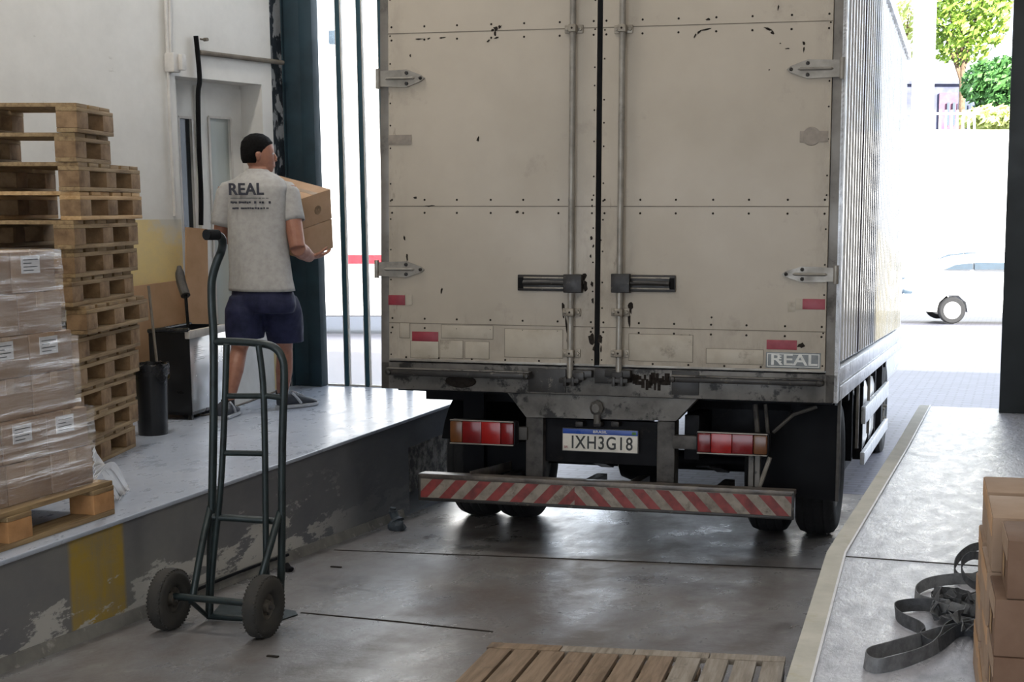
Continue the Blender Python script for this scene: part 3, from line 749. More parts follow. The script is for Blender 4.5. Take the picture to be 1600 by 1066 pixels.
# body
b = MB(); b.box((.02, .1, .0), (TWD - .05, TLn, TH - .03)); b.build('box_body', 'alu_side', TR, smooth=False)
b = MB()                                                 # ribbed side sheets
def ribs(xs, sgn):
    y = .13; vs = []
    pr = []
    while y < TLn - .05:
        pr += [(y, 0), (y + .012, .016), (y + .03, .016), (y + .042, 0)]; y += .168
    z0, z1 = .19, TH - .07
    for (yy, dd) in pr: vs += [Vector((xs + sgn * dd, yy, z0)), Vector((xs + sgn * dd, yy, z1))]
    b.add(vs, [(2 * i, 2 * i + 2, 2 * i + 3, 2 * i + 1) for i in range(len(pr) - 1)])
ribs(2.462, 1); b.build('side_sheet', 'alu_side', TR, smooth=False, label='ribbed pale side')
b = MB(); ribs(.02, -1); b.build('side_sheet', 'alu_side', TR, smooth=False)
y = .13
for i in range(34):
    yy = y + .168 * i
    if yy > TLn - .1: break
    b = MB(); b.box((2.4625, yy + .045, .19), (2.4665, yy + .056, TH - .07)); b.build('side_seam', 'alu_dark', TR, smooth=False, label='dark vertical joint')
tb('side_joint', (2.462, 1.42, .19), (2.482, 1.45, TH - .07), 'alu_dark')
tb('roof_rail', (2.44, .1, TH - .09), (2.5, TLn, TH), 'alu_rail'); tb('roof_rail', (0, .1, TH - .09), (.04, TLn, TH), 'alu_rail')
b = MB(); b.box((2.46, .06, .0), (2.5, TLn, .075), 0, .004); b.box((2.46, .06, .09), (2.497, TLn, .17), 0, .004); b.box((2.462, .06, .05), (2.485, TLn, .12)); b.build('skirt_rail', 'alu_rail', TR)
tb('skirt_rail', (0, .1, .0), (.04, TLn, .17), 'alu_rail')
tb('corner_rail', (2.478, .0, .0), (2.502, .06, TH), 'alu_rail', label='bright corner strip')
# doors (joints, rivets and chipped paint belong to the door sheet)
FY = -.0125
def onrear(px, py, y=FY): return tl(px, py, y)
def door_(x0, x1, spec):
    b = MB(); b.box((x0, -.012, zd), (x1, .03, TH - .13), 0, .004)
    for zz, nm in ((tl(608, 53.5).z, 0), (tl(608, 322.4).z, 1), (tl(880, 510).z, 2)):
        b.box((x0, FY - .0006, zz - .002), (x1, FY + .001, zz + .002), 2)
        n = 7
        for q in range(n):
            x = x0 + .02 + (x1 - x0 - .04) * q / (n - 1) + (.02 * math.sin(q * 3.1) if 0 < q < n - 1 else 0)
            for s_ in ((-.042, .04) if nm < 2 else (-.03, .03)): b.lathe([(0, -.0025), (.004, -.002), (.006, 0)], (x, FY, zz + s_ * .85), (0, 1, 0), 8, 1)
    rnd = random.Random(3)
    for x in (x0 + .012, x1 - .012):
        z = zd + .03
        while z < TH - .15: b.lathe([(0, -.0025), (.003, -.002), (.0048, 0)], (x, FY, z), (0, 1, 0), 8, 1); z += .12 + rnd.uniform(-.03, .09)
    x = x0 + .1
    while x < x1: b.lathe([(0, -.0025), (.004, -.002), (.006, 0)], (x, FY, zd + .016), (0, 1, 0), 8, 1); x += .19
    b.box((x0, FY - .003, zd - .004), (x1, 0, zd + .008), 3, .001)
    rnd = random.Random(len(spec))
    for px, py, w_, h_, ang in spec:
        c = onrear(px, py); n = 11; pts = []
        for k_ in range(n):
            a = 2 * math.pi * k_ / n; rr = .5 * (1 + rnd.uniform(-.45, .3)); x, z = math.cos(a) * rr * w_ / 305, math.sin(a) * rr * h_ / 305
            pts.append((c.x + x * math.cos(ang) - z * math.sin(ang), c.z + x * math.sin(ang) + z * math.cos(ang)))
        b.prism(pts, lambda x, z, d: Vector((x, d, z)), FY - .0012, FY + .002, 1)
    return b.build('rear_door', ['door_cream', 'chip', 'seam', 'zinc'], TR)
DL = door_(.052, gx - .014, [(747, 217, 5, 9, -.3), (775, 45, 9, 8, .4), (770, 47, 5, 5, 0), (781, 42, 6, 5, .6), (774, 52, 4, 7, 0), (776, 59, 9, 3, .1), (763, 64, 6, 3, .5), (655, 61, 12, 2.5, .05), (670, 60, 5, 2.5, .3),
           (690, 59, 12, 2.5, .1), (649, 309, 7, 4, -.2), (808, 331, 6, 4, 0), (690, 454, 4, 11, -.15), (671, 322, 18, 2.5, .05), (924, 372, 4, 9, 0), (927, 385, 4, 6, 0), (925, 444, 5, 8, 0), (923, 400, 3, 6, 0), (926, 470, 4, 10, 0), (928, 545, 4, 12, 0),
           (924, 529, 10, 22, 0), (912, 432, 10, 12, .3), (914, 447, 8, 16, .1), (880, 484, 5, 24, .05), (885, 508, 4, 26, .1), (887, 528, 3, 30, 0), (641, 87, 3, 5, 0), (632, 372, 3, 8, .2), (636, 403, 3, 14, 0), (925, 322, 3, 4, 0), (661, 523, 3, 2, 0)])
DR = door_(gx + .014, 2.434, [(1104, 46, 18, 3, .12), (1092, 50, 9, 3, .7), (1086, 56, 3, 8, -.5), (1106, 30, 7, 4, .2), (1200, 45, 14, 3, -.4), (1207, 51, 8, 4, -.7), (1216, 12, 2.5, 9, -.2), (1256, 67, 4, 6, 0), (1256, 78, 2.5, 8, 0), (1219, 68, 3, 2, 0), (1230, 76, 6, 2, 0),
           (985, 481, 8, 20, 0), (983, 500, 4, 22, 0), (938, 529, 9, 20, 0), (939, 375, 2.5, 3, 0), (1112, 496, 4, 4, 0), (1252, 540, 12, 8, .2), (1078, 525, 6, 4, -.5), (1066, 524, 8, 2, 0), (1202, 109, 3, 2, 0), (939, 545, 3, 10, 0)])
tb('door_seal', (gx - .013, -.010, zd), (gx + .013, .02, TH - .13), 'gasket', ch=0)
def plate(name, px0, py0, px1, py1, m, parent, th=.003, ch=.001, label=None, y=FY, slope=True):
    a, c = onrear(px0, py0, y), onrear(px1, py1, y)
    b = MB(); b.box((a.x, y - th, a.z), (c.x, y, c.z), 0, ch); return b.build(name, m, parent, label=label)
# repair patches low on the doors
for (q, dd) in (((642, 533, 685, 560), DL), ((688, 532, 723, 560), DL), ((727, 534, 764, 561), DL), ((789, 514, 879, 560), DL), ((983, 522, 1082, 566), DR), ((1104, 545, 1192, 570), DR), ((625, 505, 640, 528), DL), ((690, 508, 770, 530), DL)):
    p = plate('repair_patch', q[0], q[1], q[2], q[3], 'patch_cream', dd, .0022)
    a, c = onrear(q[0], q[1]), onrear(q[2], q[3]); e = .0022; b = MB()
    for lo, hi in (((a.x, a.z), (c.x, a.z + e)), ((a.x, c.z - e), (c.x, c.z)), ((a.x - e, c.z - e), (a.x, a.z + e)), ((c.x, c.z - e), (c.x + e, a.z + e))): b.box((lo[0], FY - .0012, lo[1]), (hi[0], FY + .001, hi[1]))
    b.build('patch_outline', 'seam', p, smooth=False, label='dark outline')
# broken sticker beside the right red reflector
plate('torn_sticker', 1231, 472, 1242, 488, 'patch_cream', DR, .002)
# reflective tapes
for q, m_, dd, lb in (((607, 461, 633, 477), 'tape_red', DL, 'red reflective strip'), ((634, 460, 644, 477), 'patch_cream', DL, 'worn clear part of the strip'), ((607, 211, 643, 226), 'sticker_warm', DL, 'grey faded reflector'),
                  ((644, 518, 685, 534), 'tape_red', DL, 'red reflective strip'), ((1250, 205, 1294, 222), 'sticker_warm', DR, 'grey faded reflector'), ((1254, 467, 1289, 484), 'tape_red', DR, 'red reflective strip'),
                  ((1244, 467, 1254, 484), 'patch_cream', DR, 'worn end of the strip'), ((1198, 531, 1245, 547), 'tape_red', DR, 'red reflective strip')):
    plate('reflector', *q, m_, dd, .0028, label=lb)
b = MB(); c = onrear(1268, 213)
b.lathe([(0, -.0035), (.045, -.0035), (.047, 0)], (c.x, FY, c.z), (0, 1, 0), 24); o = b.build('sticker_stain', 'sticker_warm', DR)
# REAL sticker
st_ = plate('sticker', 1197, 550, 1282, 577, 'sticker_grey', DR, .003, label='grey company sticker')
b = MB(); a, c = onrear(1199, 552), onrear(1280, 575)
for lo, hi in (((a.x, a.z - .004), (c.x, a.z)), ((a.x, c.z), (c.x, c.z + .004)), ((a.x, c.z), (a.x + .004, a.z)), ((c.x - .004, c.z), (c.x, a.z))): b.box((lo[0], FY - .0042, lo[1]), (hi[0], FY - .003, hi[1]))
b.build('sticker_border', 'sticker_letter', st_, smooth=False)
RX = Matrix.Rotation(math.pi / 2, 4, 'X')
c = onrear(1239, 563)
text_mesh('REAL', .083, 'lettering', 'sticker_letter', st_, Matrix.Translation((c.x + .004, FY - .0038, c.z)) @ RX, .0012, .0012, 1.3, label='pale REAL lettering')
c = onrear(1218, 561)
text_mesh('E', .045, 'lettering', 'sticker_letter', st_, Matrix.Translation((c.x, FY - .0042, c.z)) @ RX, .0012, .0008, 1.)
# hinges
def hinge(dd, px_tip, px_end, py0, py1, left):
    a, c = onrear(min(px_tip, px_end), py0), onrear(max(px_tip, px_end), py1)
    x0, x1, z1, z0 = a.x, c.x, a.z, c.z; zm = (z0 + z1) / 2; hh = (z1 - z0) / 2; Lh = x1 - x0
    if left: poly = [(x0, z0 + .006), (x0 + Lh * .62, z0), (x1 - .02, zm - hh * .35), (x1, zm), (x1 - .02, zm + hh * .35), (x0 + Lh * .62, z1), (x0, z1 - .006)]
    else: poly = [(x1, z0 + .006), (x1 - Lh * .62, z0), (x0 + .02, zm - hh * .35), (x0, zm), (x0 + .02, zm + hh * .35), (x1 - Lh * .62, z1), (x1, z1 - .006)]
    b = MB(); b.prism(poly, lambda x, z, d: Vector((x, d, z)), FY - .012, FY); h = b.build('hinge', 'zinc', dd, smooth=False)
    b = MB(); xa, xb = (x0 + Lh * .15, x1 - Lh * .2) if left else (x0 + Lh * .2, x1 - Lh * .15)
    b.loft([((xa, FY - .013, zm), (0, .001, 0), (0, 0, .001)), ((xa + .012, FY - .013, zm), (0, .012, 0), (0, 0, .008)), ((xb - .012, FY - .013, zm), (0, .012, 0), (0, 0, .008)), ((xb, FY - .013, zm), (0, .001, 0), (0, 0, .001))], 12)
    b.build('pressed_rib', 'zinc', h)
    for dx in (.62, ):
        xx = x0 + Lh * dx if left else x1 - Lh * dx
        for s_ in (-.6, .6):
            b = MB(); b.lathe([(0, -.022), (.009, -.02), (.011, -.012)], (xx, FY, zm + s_ * hh), (0, 1, 0), 6); b.build('bolt', 'lock_black', h, smooth=False)
    xt = x1 - .022 if left else x0 + .022
    b = MB(); b.lathe([(0, -.024), (.008, -.02), (.010, -.012)], (xt, FY, zm), (0, 1, 0), 10); b.build('bolt', 'lock_black', h)
    xk = x0 + .0 if left else x1
    b = MB(); b.cyl((xk, FY - .012, z0 - .006), (xk, FY - .012, z1 + .006), .013, 12); b.build('hinge_knuckle', 'zinc', h)
hinge(DL, 664, 592, 110, 136, True); hinge(DL, 664, 590, 408, 434, True)
hinge(DR, 1230, 1316, 94, 122, False); hinge(DR, 1222, 1306, 416, 442, False)
# lock rods
for dd, pxt, pxb in ((DL, 897, 894), (DR, 974, 970)):
    a, c = onrear(pxt, 2), onrear(pxb, 575); x = (a.x + c.x) / 2
    b = MB(); b.cyl((x, FY - .028, c.z - .06), (x, FY - .028, TH - .1), .0165, 14); rod = b.build('lock_rod', 'zinc', dd)
    for py in (46, 488, 552):
        z = onrear(pxb, py).z
        b = MB(); b.box((x - .05, FY - .012, z - .021), (x + .05, FY, z + .021), 0, .004); b.box((x - .022, FY - .052, z - .02), (x + .022, FY - .005, z + .02), 0, .008)
        g = b.build('rod_guide', 'bracket_metal', dd)
        for s_ in (-.036, .036):
            b = MB(); b.lathe([(0, -.024), (.009, -.022), (.011, -.012)], (x + s_, FY, z), (0, 1, 0), 8); b.build('bolt', 'bracket_metal', g)
        b = MB(); b.lathe([(0, -.054), (.006, -.052)], (x, FY, z), (0, 1, 0), 8); b.build('bolt', 'chip', g)
    # claw at the foot of the rod, sits on the sill
    z = c.z - .065
    b = MB(); b.box((x - .055, FY - .055, z - .012), (x + .055, FY + .012, z + .012), 0, .005); b.box((x - .03, FY - .06, z - .03), (x - .012, FY, z + .02), 0, .004); b.box((x + .012, FY - .06, z - .03), (x + .03, FY, z + .02), 0, .004)
    b.build('rod_claw', 'beam_dark', dd)
# handles
def handle(dd, x0p, x1p, y0p, y1p, left):
    a, c = onrear(x0p, y0p), onrear(x1p, y1p)
    b = MB(); b.box((a.x, FY - .016, c.z - .003), (c.x, FY, a.z + .003), 0, .005); h = b.build('lock_handle', 'lock_black', dd)
    xr0, xr1 = (c.x - .10, c.x - .0) if left else (a.x, a.x + .10)
    b = MB(); b.box((xr0, FY - .05, c.z - .010), (xr1, FY - .002, a.z + .008), 0, .006); b.build('handle_hub', 'lock_black', h)
    xs0, xs1 = (a.x + .035, c.x - .08) if left else (a.x + .08, c.x - .03)
    zm = (a.z + c.z) / 2
    b = MB(); b.tube(spline([(xs0, FY - .022, zm), ((xs0 + xs1) / 2, FY - .034, zm + .002), (xs1, FY - .03, zm)], 5), .013, 10); b.build('lever', 'beam_dark', h)
    b = MB()
    for z in (a.z - .012, c.z + .014): b.box((xs0, FY - .022, z - .004), (xs1, FY - .014, z + .004), 0, .002)
    b.build('tray_edge', 'bracket_metal', h)
    xe = a.x + .018 if left else c.x - .018
    b = MB(); b.box((xe - .014, FY - .02, c.z + .012), (xe + .014, FY - .014, a.z - .012), 0, .002); b.build('end_pad', 'gasket', h)
handle(DL, 810, 912, 430, 455, True); handle(DR, 958, 1056, 430, 456, False)

# rubbing bars on the sill
def bar(px0, px1, py0, py1):
    a, c = tl(px0, py0, -.05), tl(px1, py1, -.05)
    z0, z1 = c.z, a.z
    b = MB(); b.box((a.x, -.075, z0), (c.x, -.0, z1), 0, .012); o = b.build('step_bar', 'beam_dark', TR)
    b = MB(); b.box((a.x + .005, -.07, z1), (c.x - .005, -.01, z1 + .006), 0, .002); b.build('worn_edge', 'beam_grey', o)
    for xx in (a.x + .02, c.x - .02):
        b = MB(); b.lathe([(0, -.088), (.014, -.084), (.018, -.072)], (xx, 0, (z0 + z1) / 2), (0, 1, 0), 8); b.build('bolt', 'beam_dark', o)
bar(604, 829, 576, 593); bar(1046, 1287, 588, 604)
# worn plates in the middle of the sill
for q in ((826, 575, 884, 614), (1050, 579, 1092, 618)): 
    a, c = tl(q[0], q[1], -.002), tl(q[2], q[3], -.002); tb('wear_plate', (a.x, -.01, c.z), (c.x, 0, a.z), 'beam_dark', SILL, .002)
rnd = random.Random(5)
for (xa, xb, n) in ((836, 880, 15), (985, 1045, 20)):
    b = MB()
    for i in range(n):
        px = xa + (xb - xa) * i / (n - 1); c = tl(px, 596 + rnd.uniform(-6, 6), -.0105); w_ = rnd.uniform(.006, .014); h_ = rnd.uniform(.01, .035)
        b.box((c.x - w_, -.0016, c.z - h_), (c.x + w_, 0, c.z + h_), 0, .0004)
    b.build('scuffs', 'chip', SILL, smooth=False, label='black scuff marks')
b = MB(); c = tl(720, 596)
b.loft([((c.x, 0, c.z), (.09, 0, 0), (0, 0, .035)), ((c.x, -.012, c.z), (.085, 0, 0), (0, 0, .03))], 16); b.build('rubber_pad', 'chip', SILL)
# middle catch
for px in (905, 965):
    c = tl(px, 584, -.04)
    b = MB(); b.box((c.x - .07, -.05, c.z - .02), (c.x + .07, 0, c.z + .02), 0, .006); b.box((c.x - .03, -.06, c.z - .035), (c.x + .03, -.01, c.z + .01), 0, .006); b.build('rod_keeper', 'beam_dark', SILL)
b = MB(); a, c = tl(930, 575, -.01), tl(968, 600, -.01); b.box((a.x, -.02, c.z), (c.x, 0, a.z), 0, .003); b.build('stop_plate', 'beam_dark', SILL)
# trapezoid cross member with coupling
CY2 = .03
pts = [tl(x, y, CY2) for x, y in ((793, 614), (822, 652), (1056, 658), (1089, 624))]
b = MB(); b.prism([(p.x, p.z) for p in pts] , lambda x, z, d: Vector((x, d, z)), CY2, CY2 + .1); CM = b.build('cross_member', 'beam_grey', TR, smooth=False)
b = MB(); c = tl(934, 637, CY2)
b.loft([((c.x, CY2, c.z), (.035, 0, 0), (0, 0, .04)), ((c.x, CY2 - .03, c.z), (.038, 0, 0), (0, 0, .042)), ((c.x, CY2 - .05, c.z), (.022, 0, 0), (0, 0, .025))], 8); b.tube([(c.x, CY2 - .02, c.z - .03), (c.x + .004, CY2 - .025, c.z - .085)], .018, 8); b.build('tow_coupling', 'beam_grey', CM)
# chassis rails and drop brackets
for q in ((822, 652, 848, 757), (1027, 658, 1053, 762)):
    a, c = tl(q[0], q[1], .05), tl(q[2], q[3], .05)
    tb('frame_bracket', (a.x, .05, c.z), (c.x, .16, a.z), 'chassis_grey')
a, c = tl(822, 652, .12), tl(1053, 700, .12)
tb('chassis_panel', (1.62, .5, -.36), (2.2, .52, 0.0), 'chassis', ch=0)  # added dark sheet, closes the bright gap under the right side
tb('chassis_panel', (a.x + .02, .1, c.z - .1), (c.x - .02, .16, a.z), 'chassis')
for x in (1.0, 1.72):
    tb('chassis_rail', (x - .04, .14, -.34), (x + .04, TLn + 1.2, -.10), 'chassis')
for y in (.5, 1.3, 2.4, 3.5, 4.6): tb('cross_bearer', (.06, y, -.10), (2.44, y + .08, .0), 'chassis')
tb('floor_underside', (.04, .14, -.02), (2.46, TLn, .0), 'chassis', ch=0)
# plate lamps and number plate
for px in (907, 963, 935):
    c = tl(px, 662, .06); tb('plate_lamp', (c.x - .022, .03, c.z - .016), (c.x + .022, .1, c.z + .014), 'beam_dark', ch=.008)
PY = .06; a, c = tl(879, 668, PY), tl(997.5, 709.5, PY); pw = (c.x - a.x); pxm = (a.x + c.x) / 2; pzm = (a.z + c.z) / 2; ph = a.z - c.z
PL_ = thing('number_plate', 'x', 'x'); del PL_['label'], PL_['category']; PL_.parent = TR; PL_.location = (pxm, PY, pzm)
b = MB(); b.box((-pw / 2, -.006, -ph / 2), (pw / 2, .0, ph / 2), 0, .003); b.build('plate_sheet', 'plate_white', PL_)
b = MB(); b.box((-pw / 2 + .004, -.0075, ph / 2 - .031), (pw / 2 - .004, -.006, ph / 2 - .004), 0, .0005); b.build('blue_band', 'plate_blue', PL_, label='blue band along the top')
b = MB(); e = .0035
for lo, hi in (((-pw / 2, ph / 2 - e), (pw / 2, ph / 2)), ((-pw / 2, -ph / 2), (pw / 2, -ph / 2 + e)), ((-pw / 2, -ph / 2), (-pw / 2 + e, ph / 2)), ((pw / 2 - e, -ph / 2), (pw / 2, ph / 2))): b.box((lo[0], -.008, lo[1]), (hi[0], -.006, hi[1]))
b.build('plate_border', 'plate_ink', PL_, smooth=False)
text_mesh('IXH3G18', .098, 'plate_number', 'plate_ink', PL_, Matrix.Translation((.01, -.0068, -.016)) @ RX, .0012, .0012, .82, label='dark plate number IXH3G18', spacing=1.12)
text_mesh('BRASIL', .02, 'plate_word', 'plate_white', PL_, Matrix.Translation((0, -.0076, ph / 2 - .017)) @ RX, .0008, .0002, 1.3)
text_mesh('BR', .018, 'plate_letters', 'tape_red', PL_, Matrix.Translation((-pw / 2 + .022, -.0068, -ph / 2 + .022)) @ RX, .0008, .0002, 1.)
b = MB(); b.box((pw / 2 - .035, -.0082, ph / 2 - .026), (pw / 2 - .012, -.0075, ph / 2 - .011)); b.build('flag', 'leaf_dark', PL_, smooth=False)
# tail lamps
def tail(px0, px1, py0, py1, amber_left):
    y = -.03; a, c = tl(px0, py0, y), tl(px1, py1, y); w_, h_ = c.x - a.x, a.z - c.z; zc = (a.z + c.z) / 2
    T_ = thing('tail_lamp', 'x', 'x'); del T_['label'], T_['category']; T_.parent = TR; T_.location = (a.x + w_ / 2, y, zc)
    b = MB(); b.box((-w_ / 2 - .008, .0, -h_ / 2 - .006), (w_ / 2 + .008, .07, h_ / 2 + .006), 0, .012); b.build('lamp_housing', 'chassis', T_)
    segs = [(0, .20, 'lamp_amber'), (.20, .50, 'lamp_red'), (.50, .80, 'lamp_red_bright'), (.80, 1, 'lamp_red')]
    for i, (u, v, m_) in enumerate(segs):
        if not amber_left: u, v = 1 - v, 1 - u
        b = MB(); b.box((-w_ / 2 + u * w_ + .001, -.014, -h_ / 2), (-w_ / 2 + v * w_ - .001, .01, h_ / 2), 0, .01 if i in (0, 3) else .003)
        b.build('lamp_lens', m_, T_, label='amber lens' if i == 0 else None)
    b = MB()
    for z in (-h_ / 2 - .004, h_ / 2 + .004): b.box((-w_ / 2, -.015, z - .003), (w_ / 2, 0, z + .003), 0, .002)
    b.build('lens_rim', 'zinc', T_)
tail(704, 803, 657, 695, True); tail(1090, 1199, 676, 711, False)
# lamp carriers
for (pa, pb) in (((800, 676), (826, 676)), ((1053, 690), (1092, 694))):
    a, c = tl(*pa, .06), tl(*pb, .06); tb('lamp_carrier', (a.x, .03, a.z - .035), (c.x, .09, a.z + .035), 'chassis_grey')
for px in (1176, 1186): 
    a, c = tl(px - 6, 712, .03), tl(px + 1, 770, .03); tb('support_arm', (a.x, .02, c.z), (c.x, .05, a.z), 'beam_grey')
a, c = tl(1203, 715, .03), tl(1184, 768, .03)
b = MB(); b.tube([a, c], .012, 8); b.build('support_arm', 'zinc', TR)
a = tl(1184, 640, .3)
b = MB(); b.tube([tl(1180, 632, .1), tl(1184, 680, .1)], .014, 8); b.tube([tl(1196, 632, .1), tl(1200, 680, .1)], .01, 8); b.tube([tl(1276, 636, .12), tl(1240, 648, .12), tl(1208, 676, .12)], .01, 8); b.build('bracing', 'chassis_grey', TR)
# bumper with slanted stripes
BYF = -.10
A, B_, C_, D_ = tl(654, 741, BYF), tl(1241, 770, BYF), tl(1239, 811, BYF), tl(654, 781, BYF)
zt_, zb_ = (A.z + B_.z) / 2, (C_.z + D_.z) / 2; X0, X1 = A.x, B_.x
BU = thing('rear_bumper', 'x', 'x'); del BU['label'], BU['category']; BU.parent = TR
b = MB(); b.box((X0, BYF, zb_), (X1, BYF + .06, zt_), 0, .006); b.build('bumper_beam', 'bumper_steel', BU)
b = MB(); b.box((X0, BYF - .004, zt_ - .02), (X1, BYF + .09, zt_ + .006), 0, .004); b.build('top_flange', 'bumper_steel', BU)
b = MB(); b.box((X0, BYF - .004, zb_ - .004), (X1, BYF + .05, zb_ + .012), 0, .003); b.box((X0, BYF - .004, zb_), (X0 + .012, BYF, zt_), 0, .002); b.box((X1 - .012, BYF - .004, zb_), (X1, BYF, zt_), 0, .002); b.build('edge_strip', 'beam_dark', BU)
z0_, z1_ = zb_ + .014, zt_ - .022; hh = z1_ - z0_; step = (X1 - X0 - .03) / 30; xm = (X0 + X1) / 2 - .14
def clip(poly, x0, x1):
    for (lim, sg) in ((x0, 1), (x1, -1)):
        out = []
        for i in range(len(poly)):
            p, q = poly[i - 1], poly[i]; pi, qi = sg * (p[0] - lim) >= 0, sg * (q[0] - lim) >= 0
            if pi != qi: t_ = (lim - p[0]) / (q[0] - p[0]); out.append((lim, p[1] + t_ * (q[1] - p[1])))
            if qi: out.append(q)
        poly = out
        if not poly: return poly
    return poly
sl = hh * .95
for side in (0, 1):
    x0, x1 = (X0 + .013, xm) if side == 0 else (xm, X1 - .013)
    x = x0 - sl; i = 0 if side == 0 else 1
    while x < x1:
        s_ = sl if side == 0 else -sl
        xx = x if side == 0 else x + sl
        P4 = [(xx, z0_), (xx + step, z0_), (xx + step + s_, z1_), (xx + s_, z1_)]
        P4 = clip(P4, x0, x1)
        if len(P4) >= 3:
            b = MB(); b.prism(P4, lambda x, z, d: Vector((x, d, z)), BYF - .0018, BYF); b.build('stripe', 'bumper_red' if i % 2 else 'bumper_white', BU, smooth=False, label='slanted %s stripe' % ('red' if i % 2 else 'off-white'))
        x += step; i += 1
for x in (X0 + .42, X1 - .42, X0 + .9, X1 - .9):
    b = MB(); b.box((x - .03, BYF + .05, zb_ + .02), (x + .03, .4, zt_ - .02), 0, .004); b.build('bumper_arm', 'beam_dark', BU)
b = MB(); p, q = tl(800, 735, .0), tl(737, 741, -.02); b.ribbon([tl(798, 728, .35), tl(735, 744, -.05)], (0, 0, 1), .05, .01); b.build('bumper_arm', 'bumper_steel', BU)
# mud flaps
a, c = tl(1188, 632, .3), tl(1309, 785, .3)
b = MB(); b.prism([(tl(x, y, .3).x, tl(x, y, .3).z) for x, y in ((1246, 634), (1310, 634), (1309, 784), (1176, 770), (1196, 720), (1215, 672))], lambda x, z, d: Vector((x, d, z)), .3, .315); b.build('mud_flap', 'rubber_flap', TR, smooth=False)
b = MB(); b.box((tl(724, 620, .3).x, .3, tl(740, 745, .3).z), (tl(756, 620, .3).x, .33, -.0)); b.box((tl(756, 700, .34).x, .36, tl(760, 750, .3).z), (tl(822, 700, .3).x, .375, tl(800, 692, .3).z)); b.build('mud_flap', 'rubber_flap', TR, smooth=False)
tb('flap_edge', (tl(1307, 700, .29).x, .285, tl(1307, 784, .29).z), (tl(1312, 700, .29).x, .33, .0), 'chassis_grey', ch=.002)
for x in ((.14, .62), (1.88, 2.36)):
    b = MB(); pr = []
    for k_ in range(13):
        a_ = math.pi * (.08 + .84 * k_ / 12); pr.append(Vector((0, 1.12 - math.cos(a_) * .56, -.44 + math.sin(a_) * .42)))
    b.ribbon(pr, (1, 0, 0), .5, .006)
    o = b.build('wheel_arch', 'rubber_flap', TR); o.location = ((x[0] + x[1]) / 2, 0, 0)
# wheels
def wheel(name, x, y, r, wdt, out, parent=TR, rimm='rim', zg=-.872, spikes=False):
    T_ = thing(name, 'x', 'x'); del T_['label'], T_['category']; T_.parent = parent; T_.location = (x, y, zg + r)
    hw = wdt / 2
    prof = [(r * .60, -hw * .86), (r * .72, -hw), (r * .90, -hw * .96), (r * .97, -hw * .80), (r, -hw * .5), (r, -hw * .52), (r * .985, -hw * .44), (r, -hw * .36), (r, -hw * .08), (r * .985, 0), (r, hw * .08), (r, hw * .36), (r * .985, hw * .44), (r, hw * .52), (r * .97, hw * .8), (r * .9, hw * .96), (r * .72, hw), (r * .6, hw * .86)]
    b = MB(); b.lathe(prof, (0, 0, 0), (1, 0, 0), 48); b.build('tyre', 'tyre', T_)
    o_ = out
    b = MB(); b.lathe([(r * .61, -hw * .8), (r * .58, 0), (r * .61, hw * .86 * o_), (r * .54, hw * .80 * o_), (r * .5, hw * .2 * o_), (r * .25, hw * .1 * o_), (r * .22, hw * .5 * o_), (0, hw * .55 * o_)], (0, 0, 0), (1, 0, 0), 32); b.build('rim', rimm, T_)
    for k_ in range(8):
        a_ = 2 * math.pi * k_ / 8; c_ = Vector((0, math.cos(a_) * r * .36, math.sin(a_) * r * .36))
        b = MB(); b.cyl(c_ + Vector((hw * .1 * o_, 0, 0)), c_ + Vector(((hw * .3 if not spikes else hw * .3 + .09) * o_, 0, 0)), .014, 6); b.build('wheel_nut', 'zinc' if spikes else 'chassis_grey', T_)
    return T_
WY = 1.12; WR = .40
for x, o_ in ((.20, -1), (.47, 1), (2.02, -1), (2.30, 1)): wheel('rear_wheel', x, WY, WR, .235, o_)
b = MB(); b.cyl((.2, WY, -.872 + WR), (2.3, WY, -.872 + WR), .06, 14); b.lathe([(0, -.2), (.12, -.15), (.17, 0), (.12, .15), (0, .2)], (1.25, WY, -.872 + WR), (1, 0, 0), 20); b.build('rear_axle', 'chassis', TR)
for x in (1.0, 1.72):
    for q in range(4):
        b = MB(); b.ribbon([Vector((x, WY - .65 + .12 * q, -.42 - q * .015)), Vector((x, WY, -.50 - q * .012)), Vector((x, WY + .65 - .12 * q, -.42 - q * .015))], (1, 0, 0), .075, .01); b.build('leaf_spring', 'chassis', TR)
for x, o_ in ((.22, -1), (2.30, 1)): wheel('front_wheel', x, 5.05, WR, .235, o_, spikes=True)
b = MB(); b.cyl((.22, 5.05, -.872 + WR), (2.3, 5.05, -.872 + WR), .05, 12); b.build('front_axle', 'chassis', TR)
# side guard, tank, straps on the right
xs = 2.47
def side_rail(pts, name):
    q = [tlx(x, y, xs) for x, y in pts]; z1 = max(q[0].z, q[3].z); z0 = min(q[1].z, q[2].z); y0 = q[0].y; y1 = q[3].y
    return z0, z1, y0, y1
a, c = tlx(1353, 636, xs), tlx(1385, 608, xs); a2 = tlx(1358, 656, xs)
y0, y1 = a.y, c.y
tb('side_guard_rail', (xs - .03, y0, a2.z), (xs, y1 + .3, a.z), 'alu_rail')
a, c = tlx(1352, 706, xs), tlx(1384, 659, xs); a2 = tlx(1352, 720, xs)
tb('side_guard_rail', (xs - .03, y0, a2.z - .02), (xs, y1 + .3, a.z), 'alu_rail')
for y in (y0 + .12, y1 - .1): tb('side_guard_post', (xs - .09, y, a2.z), (xs - .03, y + .05, 0), 'chassis')
b = MB(); b.box((2.0, 1.75, -.62), (2.38, 2.55, -.12), 0, .05); b.build('battery_box', 'chassis', TR)
b = MB(); b.box((2.02, 2.9, -.60), (2.42, 3.9, -.08), 0, .09); b.build('fuel_tank', 'van_white', TR, label='pale fuel tank')
